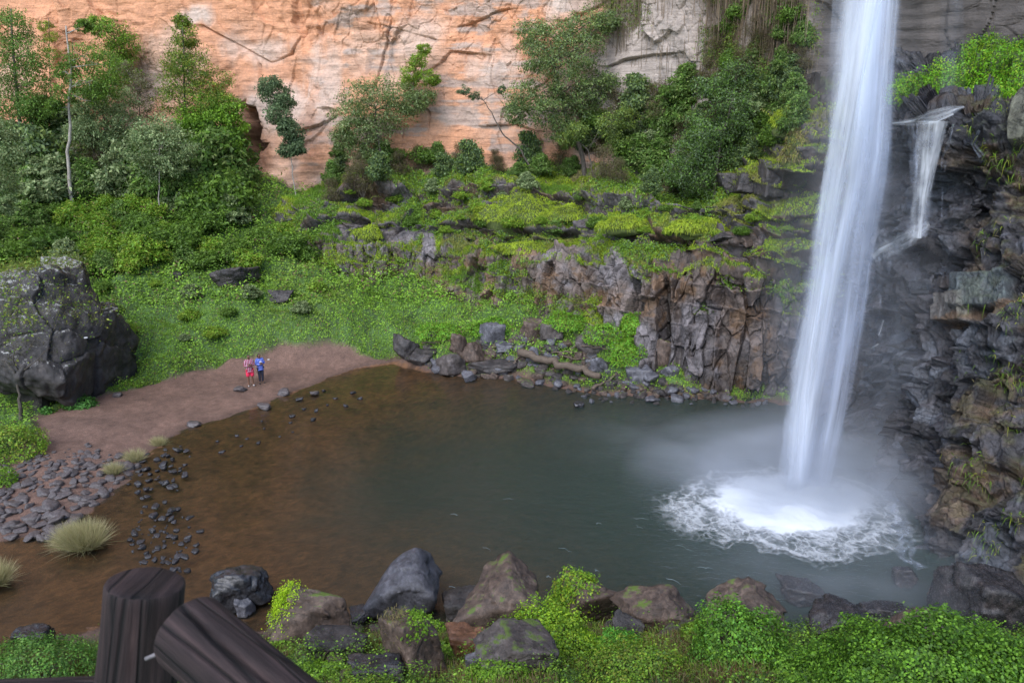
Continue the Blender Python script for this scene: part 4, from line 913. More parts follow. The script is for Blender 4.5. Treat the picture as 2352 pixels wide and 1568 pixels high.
def strew(n, polyp, rr, meshes, name, label, group, cat, onwater=False, flat=.7, mind=5, sink=.25, sizeby=None):
    for (x, y) in poly_pts(polyp, n, mind):
        p, _ = hit(x, y); s = mpp(p); r = rng.uniform(*rr)*s*(sizeby(x, y) if sizeby else 1)
        o = obj(name, meshes[rng.integers(len(meshes))]); o.location = p+Vector((0, 0, r*flat*(.5-sink)))
        o.rotation_euler = (rng.uniform(-.3, .3), rng.uniform(-.3, .3), rng.uniform(0, 6.28)); o.scale = (r*rng.uniform(.7, 1.3), r*rng.uniform(.7, 1.2), r*flat*rng.uniform(.7, 1.3))
        tag(o, label, cat, group)
strew(170, [(930, 800), (1120, 790), (1250, 770), (1400, 830), (1500, 870), (1600, 900), (1580, 925), (1400, 915), (1200, 885), (1000, 860)], (6, 17), rprot, 'broken_rock', 'broken angular rock in the rubble heap at the far shore', 'broken rocks at the far shore', 'rock', mind=10, flat=.75)
strew(60, [(1330, 880), (1480, 870), (1760, 920), (1760, 940), (1600, 930), (1330, 925)], (4, 9), rprot[::2], 'broken_rock', 'small wet rock along the waterline below the dark cliff', 'small wet rocks below the dark cliff', 'rock', mind=8)
# fallen log and driftwood
def log_thing(name, label, p0, p1, r0, r1, mat, cat='log', group=None, bend=.03, lift=.12, seed=1):
    a, _ = hit(*p0); b_, _ = hit(*p1); a = np.array(a)+[0, 0, lift]; b_ = np.array(b_)+[0, 0, lift]
    L_ = limb(a, b_, 14, bend, seed); L_[:, 2] = np.maximum(L_[:, 2], .05); o0 = a.copy()
    V, F = tube_geo(L_-o0, np.linspace(r0, r1, 14), 12, .16, seed); o = obj(name, poly_mesh(name, V, F, mat)); o.location = o0; tag(o, label, cat, group)
M_log = plain_mat('weathered_log', (.045, .035, .027), (.155, .115, .085), .8, 7, (1, 1, 5), .8)
log_thing('fallen_log', 'long weathered fallen log lying across the rubble at the far shore', (1192, 838), (1378, 892), .24, .17, M_log, bend=.006, lift=.75)
for i, (p0, p1, r_) in enumerate([((1240, 818), (1330, 824), .06), ((1310, 812), (1400, 818), .05), ((1180, 850), (1205, 812), .07), ((1250, 808), (1300, 835), .03), ((970, 800), (1045, 792), .05), ((1290, 830), (1370, 832), .035), ((1360, 905), (1420, 870), .09)]):
    log_thing('driftwood', 'thin driftwood branch lying in the far shore rubble', p0, p1, r_, r_*.6, M_log, 'driftwood', 'driftwood branches in the rubble', .05, .35, i+3)

# river stones
sprot = [mesh('stone', *rock_geo(300+i, 3, .9, 5, .05, 9), M_stone) for i in range(7)]
wprot = [mesh('wet_stone', *rock_geo(330+i, 3, .85, 6, .07, 12), M_wetstone) for i in range(7)]
strew(105, [(-10, 1120), (150, 1050), (300, 1040), (330, 1060), (280, 1110), (200, 1180), (150, 1240), (60, 1240), (-10, 1230)], (7, 17), sprot, 'river_stone', 'rounded grey stone on the dry left shore', 'grey stones on the left shore', 'stone', mind=15, flat=.6, sizeby=lambda x, y: .6+.6*(y-1040)/200)
strew(110, [(-10, 1060), (200, 1020), (260, 1060), (100, 1130), (-10, 1160)], (3, 9), sprot, 'river_stone', 'small flat stone on the upper left gravel', 'small stones on the upper left gravel', 'stone', mind=7, flat=.45)
strew(140, [(330, 1040), (420, 1020), (450, 1060), (400, 1160), (470, 1210), (430, 1320), (330, 1330), (290, 1240), (330, 1160), (290, 1110)], (2.5, 10), wprot, 'wet_stone', 'wet black stone breaking the shallow stream behind the fence post', 'wet stones in the shallow outflow', 'stone', mind=6.5, flat=.5)
strew(22, [(480, 1000), (600, 960), (760, 880), (860, 900), (640, 1010), (520, 1060)], (3, 8), wprot, 'wet_stone', 'small dark stone in the shallows along the beach', 'dark stones in the beach shallows', 'stone', mind=22, flat=.55)
for (px, py, w_, h_, lb) in [(548, 900, 30, 12, 'flat dark stone on the beach beside the two people'), (650, 908, 26, 16, 'pair sized dark stone at the beach waterline'), (605, 940, 30, 14, 'brownish stone at the waterline below the people'), (268, 912, 20, 12, 'small stone at the foot of the huge dark boulder'), (720, 908, 20, 12, 'dark wet stone just off the beach right of the people'), (445, 980, 34, 10, 'flat dark stone at the middle of the beach waterline')]:
    boulder(px, py, w_, h_, M_stone, int(px), lb, d=.8, sub=3, name='beach_stone', cat='stone')

# dark blocks jutting from the ledge beside the waterfall
for (px, py, w_, h_, sd, lb) in [(1682, 442, 66, 50, 51, 'left block of the dark outcrop under a moss cap beside the waterfall'), (1728, 446, 70, 62, 52, 'middle block of the dark moss capped outcrop beside the waterfall'), (1775, 446, 60, 84, 53, 'tall right block of the dark moss capped outcrop beside the waterfall'), (1665, 560, 60, 36, 54, 'squared dark block set in the moss below the outcrop'), (1720, 560, 60, 34, 55, 'reddish squared block right of the one in the moss')]:
    o = boulder(px, py, w_, h_, M_brown if sd == 55 else M_dark, sd, lb, d=.9, box=.78, cuts=2, soft=30, noise=.03, cat='rock', name='rock')
    if sd < 54: grow_on(o, 700, [(.17, .25, .03), (.22, .3, .04)], 'moss', (.08, .2), .3, blade=True, fn=lambda V: V[:, 2] > .3*V[:, 2].max())
# foreground boulders
M_bgrey = rock_mat('dark_blue_grey_rock', ((.03, .03, .036), (.06, .06, .072), (.11, .11, .13)), .5, .6, 2.2, .3)
f = boulder
f(535, 1405, 150, 95, M_wetstone, 61, 'rounded wet grey boulder right of the fence post', d=.7, noise=.07, sink=.1)
f(558, 1415, 42, 46, M_grey, 62, 'small rounded grey rock in front of the wet boulder', d=.8)
g = f(700, 1480, 185, 135, M_brown, 63, 'brown boulder with a lime green moss strip', d=.8, noise=.06, rot=(0, .25, .4))
grow_on(g, 3000, [(.25, .42, .02), (.32, .48, .03), (.18, .33, .02)], 'moss', (.03, .07), -.4, fn=lambda V: np.exp(-((V[:, 0]+.72+V[:, 2]*-.15)/.22)**2)*(V[:, 2] > -.2), lab='lime green moss strip')
f(930, 1430, 185, 140, M_bgrey, 64, 'tall smooth blue grey boulder at the near shore', d=.7, noise=.03, soft=9, cuts=2, sink=.05, planes=[(-.7, -.3, .6, .62), (.8, 0, .45, .72), (0, -.5, .8, .75)])
g = f(935, 1555, 185, 185, M_brown, 65, 'big square brown rock in front of the blue grey boulder', d=.8, noise=.05, box=.75, cuts=3, soft=26, rot=(.1, .1, .7))
grow_on(g, 500, GREENS, 'creeper', (.05, .1), -.2, fn=lambda V: np.exp(-((V[:, 0]-.3)/.2)**2)*(V[:, 2] > .75*V[:, 2].max()))
grow_on(g, 350, [(.3, .25, .12), (.2, .2, .07)], 'dry_grass', (.06, .14), -.1, fn=lambda V: (V[:, 0] < -.1)*1.0, blade=True)
f(1060, 1425, 90, 62, M_dark, 66, 'dark rock in the gap between the blue grey and wedge boulders', d=.9)
f(1160, 1445, 225, 130, M_brown, 67, 'brown wedge shaped boulder with a sloping flat face', d=.7, noise=.04, box=.8, cuts=2, soft=26, sink=.1, planes=[(-.62, -.1, .78, .55), (.75, -.1, .66, .58), (.05, -.75, .6, .6)])
g = f(1340, 1440, 190, 120, M_brown, 68, 'broad brown boulder half covered in green creepers', d=.7, rot=(.1, .3, .5), noise=.07)
grow_on(g, 3200, GREENS+[(.22, .3, .04)], 'creeper', (.05, .11), -.5, fn=lambda V: (V[:, 0] < .35)*1.0)
f(1515, 1445, 190, 100, M_brown, 69, 'reddish brown angular boulder right of the creeper boulder', d=.6, box=.8, cuts=3, soft=24, planes=[(-.5, -.1, .85, .5), (.85, -.2, .55, .6), (0, -.8, .5, .55)])
g = f(1715, 1450, 180, 140, M_brown, 70, 'pointed brown boulder rising above the leafy mound', d=.7, box=.85, cuts=3, soft=24, noise=.08, planes=[(-.78, -.1, .62, .5), (.8, -.1, .6, .52), (0, -.75, .6, .6)])
f(1190, 1545, 190, 110, M_layer, 71, 'layered dark boulder low in the near bank', d=.7, rot=(.2, .5, .5), box=.75, soft=22)
f(1075, 1520, 100, 90, M_rust, 72, 'flat orange brown rock between two near boulders', d=.8, box=.7, cuts=3, soft=26)
f(760, 1520, 150, 75, M_dark, 73, 'low dark rock left of the big square rock', d=.7, rot=(0, .3, .2))
f(860, 1580, 130, 60, M_wet, 74, 'dark wet rock at the bottom edge right of the railing', d=.7)
f(820, 1440, 60, 40, M_wet, 84, 'small dark rock at the waterline left of the blue grey boulder', d=.8)
f(75, 1490, 80, 50, M_wet, 75, 'black rock behind the greenery left of the fence post', d=.8)
f(1848, 1385, 100, 52, M_wet, 76, 'rounded black rock out in the pool', d=.7, sink=.2)
f(2078, 1345, 56, 46, M_wet, 77, 'black rock washed by foam beside the right wall', d=.8)
f(2035, 1440, 110, 60, M_wet, 78, 'dark jagged rock at the pool edge behind the leafy mound', d=.7)
f(1935, 1470, 150, 80, M_wet, 79, 'dark wet rock shelf left of the jagged rock', d=.7)
f(2110, 1500, 130, 90, M_brown, 80, 'brown rock on the right bank behind the leafy mound', d=.7)
f(1440, 1480, 70, 80, M_dark, 81, 'dark rock between the creeper and reddish boulders', d=.8)
f(1100, 1545, 60, 50, M_grey, 82, 'small grey rock in the green bank at the bottom', d=.7)
f(2290, 1470, 200, 170, M_wet, 83, 'large dark wet block at the foot of the right wall', d=.8, box=.75, soft=22)
f(2220, 1420, 120, 110, M_brown, 85, 'brown slanting block against the right wall', d=.7, rot=(.2, .4, .2), box=.7, soft=24)
strew(26, [(1830, 1420), (2000, 1400), (2180, 1400), (2300, 1440), (2200, 1490), (1950, 1500)], (8, 18), rprot[2::4], 'dark_rock', 'dark broken rock in the wet gully behind the leafy mounds', 'dark rocks in the gully behind the mounds', 'rock', mind=20)

strew(46, [(600, 1440), (860, 1400), (1300, 1410), (1650, 1420), (1650, 1480), (1250, 1500), (850, 1560), (640, 1540)], (14, 30), [rprot[i] for i in (1, 2, 3, 5, 7, 9)], 'near_rock', 'dark angular rock wedged between the near shore boulders', 'angular rocks between the near shore boulders', 'rock', mind=26)
strew(16, [(1050, 1390), (1650, 1395), (1650, 1425), (1050, 1425)], (9, 18), rprot[2::4], 'shore_rock', 'small dark rock at the near waterline below the boulders', 'small rocks at the near waterline', 'rock', mind=20)
# leafy mounds and bushes on the near bank
def mound(px, py, w, h, label, n, pal, leaf=(.042, .085), name='leafy_mound', d=.8):
    p, _ = hit(px, py); s = mpp(p); rx, rz = w*s*.5, h*s*.75; ry = rx*d; n = int(n*1.35)
    u = rng.normal(size=(n, 3)); u /= np.linalg.norm(u, axis=1, keepdims=True); u[:, 2] = np.abs(u[:, 2])
    lumpy = 1+.26*fbm(u*2.3+px, 4, 7); c2 = fbm(u*5+px, 3, 8)
    P_ = u*np.array([rx, ry, rz])*(lumpy*rng.uniform(.82, 1.03, n)*(1+.05*c2))[:, None]
    colr = palette(n, pal, None, .3)*(1+.35*c2[:, None]); D = u/np.array([rx, ry, rz]); D /= np.linalg.norm(D, axis=1, keepdims=True)
    Vv, cc = leaf_geo(P_, D, rng.uniform(*leaf, n), colr, .62, .3)
    root = empty(name, p); tag(root, label, 'bush'); quads('foliage', Vv, cc, root)
    gs = [tube_geo(limb((0, 0, -.2), (rx*.6*math.cos(t), ry*.6*math.sin(t), rz*.6), 5, .1, int(t*9)), np.linspace(.03, .01, 5), 5) for t in np.linspace(0, 6, 8)]
    Vv, F = join_geo(gs); obj('stem', poly_mesh('stem', Vv, F, M_bark), root)
MB = [(.055, .14, .025), (.09, .21, .03), (.035, .09, .018), (.12, .26, .04)]
mound(2130, 1600, 460, 230, 'large rounded leafy green mound at the bottom right', 17000, MB)
mound(1930, 1600, 260, 150, 'lower leafy mound left of the large bottom right mound', 8000, MB)
mound(2290, 1640, 240, 230, 'leafy mound cut by the bottom right corner', 8000, MB)
mound(1690, 1500, 230, 150, 'round green mound in front of the pointed boulder', 7000, MB+[(.1, .27, .06)])
mound(1260, 1505, 230, 150, 'bright yellow green creeper mass tumbling between the near boulders', 8000, [(.15, .28, .03), (.2, .32, .035), (.1, .22, .03)])
mound(1150, 1560, 150, 70, 'bright green creeper below the layered boulder', 3000, GREENS)
mound(860, 1575, 150, 60, 'green weeds at the foot of the big square rock', 2400, GREENS+YGT)
mound(1480, 1560, 260, 90, 'pale grassy green mound right of the layered boulder', 5000, YGT+BRT)
mound(1420, 1500, 110, 80, 'small vivid green bush right of the creeper boulder', 2600, [(.09, .27, .05), (.06, .2, .04)])
mound(1830, 1560, 150, 80, 'low green bush between the two leafy mounds', 3000, MB)
mound(90, 1560, 250, 120, 'feathery green bush at bottom left behind the railing', 6000, [(.08, .2, .05), (.05, .13, .04), (.13, .26, .08)], (.04, .08))
mound(1000, 1450, 50, 40, 'small green plant between the grey boulder and the wedge rock', 500, GREENS)
mound(190, 935, 70, 32, 'low leafy plant at the foot of the huge boulder', 900, [(.07, .2, .06), (.05, .14, .04)], (.08, .16))
mound(103, 948, 32, 16, 'tiny green plant at the foot of the huge boulder', 250, [(.07, .2, .06)], (.08, .14))
mound(30, 1040, 150, 80, 'yellow green grassy mound at the left shore', 3500, YGT+BRT, (.06, .14))
mound(5, 1110, 70, 50, 'green plant at the left edge above the stones', 900, BRT, (.06, .12))
for q_, (px, py, w_, h_, lb) in enumerate([(640, 1500, 90, 40, 'left of the brown moss strip boulder'), (800, 1470, 70, 34, 'between the moss strip boulder and the blue grey boulder'), (1035, 1500, 70, 44, 'right of the big square rock'), (1090, 1440, 50, 26, 'left of the wedge boulder'), (1250, 1445, 70, 46, 'right of the wedge boulder'), (1430, 1445, 60, 40, 'between the creeper boulder and the reddish boulder'), (1600, 1460, 70, 46, 'between the reddish boulder and the round green mound'), (740, 1560, 120, 50, 'at the bottom edge right of the rail')]):
    mound(px, py, w_, h_, 'small leafy plant '+lb, int(11*w_), GREENS if q_ % 2 else BRT+YGT[:1], (.05, .1), name='leafy_plant')
# bare small tree in front of the big boulder
tree('bare_sapling', 'dark bare twiggy sapling in front of the huge boulder', (48, 962), [(30, 800, 26), (70, 790, 30), (110, 800, 26), (10, 830, 24), (90, 830, 22)], [(.05, .045, .03)], .06, [(48, 962), (42, 900), (40, 850)], .11, dens=.12, dz=1.2)
def hummock(px, py, w, h, label, n=2600, pal=((.17, .24, .035), (.21, .28, .04), (.14, .19, .035))):
    p, _ = hit(px, py); s = mpp(p); rx, rz = w*s*.5, h*s*.62; ry = rx*.5
    u = rng.normal(size=(n, 3)); u /= np.linalg.norm(u, axis=1, keepdims=True); u[:, 2] = np.abs(u[:, 2]); c2 = fbm(u*3+px, 3, 8)
    P_ = u*np.array([rx, ry, rz])*(1+.34*fbm(u*1.9+px, 4, 7))[:, None]; Vv, cc = blade_geo(P_, u*.6+np.array([0, -.2, .2]), rng.uniform(.1, .26, n), palette(n, pal, None, .22)*(1+.4*c2[:, None]), .018, 1.1)
    root = empty('moss_hummock', p); tag(root, label, 'moss'); quads('moss', Vv, cc, root)
    Vc, Fc = ico(3); Vc = Vc*np.array([rx, ry, rz])*(.95+.34*fbm(Vc*1.9+px, 4, 7))[:, None]; obj('mossy_soil', mesh('mossy_soil', Vc, Fc, M_mossy), root)
M_mossy = plain_mat('mossy_soil', (.035, .05, .012), (.10, .13, .03), .9, 6)
for (px, py, w_, h_, lb) in [(1195, 505, 180, 95, 'largest rounded yellow green moss hummock on the terraces'), (830, 545, 90, 40, 'moss hummock overhanging dark rock at the left end of the terraces'), (1310, 500, 170, 46, 'moss hummock right of the largest hummock'),
    (1440, 520, 130, 34, 'moss hummock above the dark columns'), (1230, 575, 180, 34, 'long flat moss cap over the dark ledge'), (1600, 530, 120, 40, 'moss hummock left of the squared dark block'), (1820, 290, 90, 60, 'moss cap on the brown buttress left of the waterfall'), (1830, 370, 70, 110, 'tan grassy hummock hanging on the brown buttress')]:
    hummock(px, py, w_, h_, lb, int(30*w_), ((.28, .23, .1), (.23, .26, .07), (.18, .16, .06)) if lb.startswith(('tan', 'brownish')) else ((.23, .33, .045), (.29, .38, .05), (.18, .27, .045)))
# foliage falling over the far bank, right of the rubble
for (px, py, w_, h_, lb) in [(1440, 830, 90, 70, 'bright green creeper clump hanging over the rubble'), (1400, 780, 130, 50, 'bright green clump on the bank above the ribbed boulder'), (1300, 750, 120, 40, 'low green clump at the top of the rubble'), (1460, 760, 80, 50, 'green clump at the left foot of the dark cliff'), (1130, 760, 110, 40, 'yellow green mossy hummock above the pale pointed rock'), (1010, 770, 110, 36, 'yellow green hummock behind the upright brown rock')]:
    mound(px, py, w_, h_, lb, 2600, [(.09, .25, .035), (.13, .3, .04), (.12, .2, .03)], (.07, .14), name='green_clump')

# ------------------------------------------------------------------ falling water
def fall_mat(name, sx=5.0, sv=.09, thr=(.35, .75), power=1.0, edge=.45, col=(.74, .82, 1.0)):
    m, N, L, out = newmat(name)
    uv = N('ShaderNodeUVMap', uv_map='UVMap').outputs[0]; s = N('ShaderNodeSeparateXYZ'); L(uv, s.inputs[0])
    u, v = s.outputs[0], s.outputs[1]
    mpe = N('ShaderNodeMapping'); mpe.inputs['Scale'].default_value = (1.5, sv*4.5, 1); L(uv, mpe.inputs['Vector'])
    ne = N('ShaderNodeTexNoise', Scale=1.0, Detail=5.0, Roughness=.65); L(mpe.outputs[0], ne.inputs['Vector'])
    u = math_(N, L, 'ADD', u, math_(N, L, 'MULTIPLY', math_(N, L, 'SUBTRACT', ne.outputs['Fac'], .5), edge))
    mp = N('ShaderNodeMapping'); mp.inputs['Scale'].default_value = (sx, sv, 1); L(uv, mp.inputs['Vector'])
    n = N('ShaderNodeTexNoise', Scale=1.0, Detail=3.0, Roughness=.55, Distortion=.35); L(mp.outputs[0], n.inputs['Vector'])
    mp2 = N('ShaderNodeMapping'); mp2.inputs['Scale'].default_value = (sx*5, sv*2.2, 1); L(uv, mp2.inputs['Vector'])
    n2 = N('ShaderNodeTexNoise', Scale=1.0, Detail=3.0, Roughness=.6); L(mp2.outputs[0], n2.inputs['Vector'])
    a = math_(N, L, 'ADD', math_(N, L, 'MULTIPLY', n.outputs['Fac'], .84), math_(N, L, 'MULTIPLY', n2.outputs['Fac'], .16))
    a = ramp(N, L, a, [(thr[0], 0.0), (thr[1], 1.0)])
    blob = N('ShaderNodeTexNoise', Scale=1.0, Detail=2.0); mb = N('ShaderNodeMapping'); mb.inputs['Scale'].default_value = (2.2, sv*3, 1); mb.inputs['Rotation'].default_value = (0, 0, .12); L(uv, mb.inputs['Vector']); L(mb.outputs[0], blob.inputs['Vector'])
    a = math_(N, L, 'MULTIPLY', a, ramp(N, L, blob.outputs['Fac'], [(.34, .45), (.6, 1.0)]))
    e = math_(N, L, 'MULTIPLY', u, math_(N, L, 'SUBTRACT', 1.0, u)); e = math_(N, L, 'MULTIPLY', e, 4.0, True)
    e = ramp(N, L, e, [(0.0, 0.0), (.5, .55), (1.0, 1.0)])
    al = math_(N, L, 'MULTIPLY', math_(N, L, 'MULTIPLY', a, e), power, True)
    d = N('ShaderNodeBsdfDiffuse'); d.inputs[0].default_value = (*col, 1); t2 = N('ShaderNodeBsdfTranslucent'); t2.inputs[0].default_value = (*col, 1)
    q = N('ShaderNodeMixShader'); q.inputs[0].default_value = .4; L(d.outputs[0], q.inputs[1]); L(t2.outputs[0], q.inputs[2])
    t = N('ShaderNodeBsdfTransparent'); x = N('ShaderNodeMixShader'); L(al, x.inputs[0]); L(t.outputs[0], x.inputs[1]); L(q.outputs[0], x.inputs[2]); L(x.outputs[0], out.inputs['Surface'])
    return m
FY = float(gz(1830, 1115)[1])
def veil(left, right, mat, y0=0, bulge=.5, parent=None, name='water_veil', zt=58, nu=24, nv=90, vo=0, uo=0):
    ys = np.linspace(min(left[0][1], right[0][1]), max(left[-1][1], right[-1][1]), nv)
    lx = np.interp(ys, [p[1] for p in left], [p[0] for p in left]); rx = np.interp(ys, [p[1] for p in right], [p[0] for p in right])
    A = at(lx, ys, FY+y0); B = at(rx, ys, FY+y0)
    if zt:
        e = np.linspace(1, 0, 30, endpoint=False)
        A0 = A[0]+(np.array([.3, 2.5, zt-A[0, 2]]))*e[:, None]; B0 = B[0]+(np.array([.3, 2.5, zt-B[0, 2]]))*e[:, None]
        A = np.concatenate([A0, A]); B = np.concatenate([B0, B])
    u = np.linspace(0, 1, nu)[None, :, None]; V = A[:, None]*(1-u)+B[:, None]*u
    w = np.linalg.norm(B-A, axis=1)[:, None]; V[..., 1] -= bulge*np.sin(np.pi*u[..., 0])*w*.5
    V[..., 1] += .12*fbm(V*np.array([1.2, 1.2, .12]), 2, 9)
    UV = np.stack([np.broadcast_to(u[..., 0], V.shape[:2]), V[..., 2]+vo], -1)
    return obj(name, mesh(name, V, grid_faces(len(A), nu), mat, uv=UV.reshape(-1, 2)), parent)
fall = empty('waterfall', gz(1830, 1115)); tag(fall, 'tall white waterfall plunging into the right side of the pool', 'waterfall')
def child_fix(o, root): o.matrix_parent_inverse = Matrix.Translation(-root.location)
Fm1 = fall_mat('falling_water_core', 2.0, .06, (.32, .60), 1.0, .35, (.84, .9, 1.0)); Fm2 = fall_mat('falling_water_streaks', 2.2, .06, (.33, .70), .9); Fm3 = fall_mat('falling_water_spray', 1.3, .05, (.2, .8), .45)
VE = [([(1900, -5), (1885, 250), (1880, 400), (1852, 560), (1830, 700), (1800, 850), (1788, 1000), (1775, 1130)], [(2075, -5), (2065, 250), (2055, 420), (2015, 620), (1985, 800), (1945, 950), (1910, 1130)], Fm3, .35),
      ([(1912, -5), (1895, 250), (1888, 400), (1856, 560), (1836, 700), (1806, 880), (1792, 1000), (1784, 1130)], [(2062, -5), (2050, 250), (2035, 420), (2000, 620), (1965, 800), (1915, 950), (1880, 1130)], Fm2, .15),
      ([(1928, -5), (1905, 250), (1893, 400), (1860, 560), (1841, 700), (1810, 880), (1794, 1000), (1786, 1130)], [(2050, -5), (2010, 250), (1985, 400), (1955, 560), (1930, 700), (1905, 850), (1880, 1000), (1860, 1130)], Fm1, 0),
      ([(1940, -5), (1925, 150), (1900, 330), (1885, 430), (1868, 560), (1850, 700), (1815, 900), (1800, 1130)], [(2035, -5), (2005, 150), (1965, 330), (1940, 430), (1915, 560), (1890, 720), (1865, 900), (1850, 1130)], Fm1, -.2),
      ([(2000, -5), (1990, 150), (1960, 350), (1930, 550), (1900, 750), (1870, 950), (1840, 1120)], [(2070, -5), (2055, 150), (2048, 350), (2010, 550), (1985, 750), (1950, 950), (1915, 1120)], Fm2, -.1),
      ]
for i, (l, r_, mt, y0) in enumerate(VE): child_fix(veil(l, r_, mt, y0, vo=i*17.3, parent=fall, zt=58 if l[0][1] < 0 else None), fall)

# the small side cascade: ribbons laid on the rock, and one free drop
Rm = fall_mat('cascade_water', 3.5, .35, (.30, .68), 1.0, .3, (.9, .94, 1.0)); Rm2 = fall_mat('cascade_film', 4.0, .7, (.42, .8), .7)
side = empty('side_cascade', hit(2105, 530)[0]); tag(side, 'small side cascade over the black rock right of the waterfall', 'cascade')
def ribbon(pts, widths, mat, off=.12, n=30, name='water_ribbon', follow=True):
    p = np.array(pts, float); t = np.linspace(0, len(p)-1, n); X = np.interp(t, range(len(p)), p[:, 0]); Y_ = np.interp(t, range(len(p)), p[:, 1]); Wd = np.interp(t, range(len(p)), widths)
    dx = np.gradient(X); dy = np.gradient(Y_); l = np.hypot(dx, dy)+1e-6; nx, ny = -dy/l, dx/l
    nu = 7; V = np.zeros((n, nu, 3)); SX = V[..., 0].copy(); SY = SX.copy(); YH = SX.copy()
    for i in range(n):
        for j in range(nu):
            s = (j/(nu-1)-.5)*Wd[i]; SX[i, j] = X[i]+nx[i]*s; SY[i, j] = Y_[i]+ny[i]*s; YH[i, j] = hit(SX[i, j], SY[i, j], False)[0].y
    ym = YH.min(1); ym = np.array([ym[max(0, i-2):i+3].min() for i in range(n)])
    for _ in range(4): ym[1:-1] = (ym[:-2]+ym[1:-1]*2+ym[2:])/4
    V = at(SX, SY, np.repeat(ym[:, None], nu, 1)-off)
    d = np.concatenate([[0], np.cumsum(np.linalg.norm(np.diff(V[:, 3], axis=0), axis=1))])
    UV = np.stack([np.broadcast_to(np.linspace(0, 1, nu)[None], (n, nu)), np.broadcast_to(d[:, None], (n, nu))], -1)
    o = obj(name, mesh(name, V, grid_faces(n, nu), mat, uv=UV.reshape(-1, 2)), side); child_fix(o, side)
ribbon([(2215, 246), (2200, 249), (2185, 254), (2140, 268), (2100, 280), (2050, 284)], [6, 14, 24, 32, 18, 8], Rm, off=.1)
ribbon([(2190, 262), (2150, 280), (2120, 283)], [8, 12, 14], Rm, n=14)
ribbon([(2135, 515), (2110, 530), (2085, 548), (2055, 565), (2025, 578), (2005, 592)], [18, 34, 44, 40, 36, 32], Rm, off=.7)
ribbon([(2190, 285), (2180, 330), (2165, 360), (2162, 400)], [8, 8, 6, 5], Rm2); ribbon([(2172, 380), (2165, 430), (2163, 500)], [6, 5, 4], Rm2)
ribbon([(2045, 600), (2040, 650), (2038, 690)], [10, 8, 6], Rm2); ribbon([(2020, 590), (2022, 680), (2020, 760)], [8, 8, 6], Rm2)
ribbon([(2030, 735), (2022, 760), (2018, 770)], [8, 8, 5], Rm, n=10); ribbon([(2018, 790), (2000, 800)], [6, 4], Rm, n=8)
ribbon([(2250, 300), (2235, 330), (2255, 360)], [10, 14, 18], Rm2, n=12)
def drop_veil(l, r_, Y, mat):
    ys = np.linspace(l[0][1], l[-1][1], 40); A = at(np.interp(ys, [p[1] for p in l], [p[0] for p in l]), ys, Y); B = at(np.interp(ys, [p[1] for p in r_], [p[0] for p in r_]), ys, Y)
    u = np.linspace(0, 1, 12)[None, :, None]; V = A[:, None]*(1-u)+B[:, None]*u; V[..., 1] -= .25*np.sin(np.pi*u[..., 0])
    o = obj('water_veil', mesh('water_veil', V, grid_faces(40, 12), mat, uv=np.stack([np.broadcast_to(u[..., 0], V.shape[:2]), V[..., 2]], -1).reshape(-1, 2)), side); child_fix(o, side)
Ytop = min(hit(x_, y_)[0].y for x_ in (2105, 2130, 2150, 2170) for y_ in (300, 340, 400))-.3
drop_veil([(2150, -5), (2160, 120), (2150, 250)], [(2215, -5), (2215, 120), (2220, 235)], Ytop+2.2, fall_mat('thin_spray', 1.5, .1, (.3, .9), .28))
drop_veil([(2104, 278), (2102, 380), (2092, 470), (2086, 545)], [(2182, 272), (2160, 350), (2140, 440), (2128, 535)], Ytop, Rm)
drop_veil([(2080, 284), (2088, 350), (2090, 420)], [(2112, 284), (2110, 350), (2106, 420)], Ytop+.2, Rm2)
drop_veil([(2095, 300), (2085, 400), (2075, 540)], [(2180, 290), (2150, 400), (2135, 530)], Ytop+.1, fall_mat('cascade_mist', 2, .3, (.3, .9), .5))
# white water along the foot of the right wall
edge_pts = [(2010, 1075), (2040, 1120), (2062, 1170), (2078, 1215), (2085, 1255), (2098, 1290), (2130, 1310)]
Vw = []; 
ee = gz(*np.array(edge_pts, float).T); tt = np.linspace(0, len(ee)-1, 50); E = np.stack([np.interp(tt, range(len(ee)), ee[:, i]) for i in range(3)], 1)
wn_ = (.3+.35*np.abs(fbm(E*1.5, 2, 4)))*np.linspace(1, .35, 50); uu = np.linspace(-1, 1, 7); Vw = E[:, None]+np.stack([uu[None]*wn_[:, None]*1.3, uu[None]*wn_[:, None]*.4, .05+.05*(1-uu[None]**2)+0*wn_[:, None]], -1)
Vw[..., 0] += .15*fbm(E*2, 2, 6)[:, None]-.15
d = np.linspace(0, 8, 50); UVw = np.stack([np.broadcast_to((uu[None]+1)/2, (50, 7)), np.broadcast_to(d[:, None], (50, 7))], -1)
M_edge = fall_mat('edge_foam', 3.0, 1.2, (.36, .8), .75)
tag(obj('edge_foam', mesh('edge_foam', Vw, grid_faces(50, 7), M_edge, uv=UVw.reshape(-1, 2))), 'white water churning along the foot of the right rock wall', 'foam', kind='stuff')

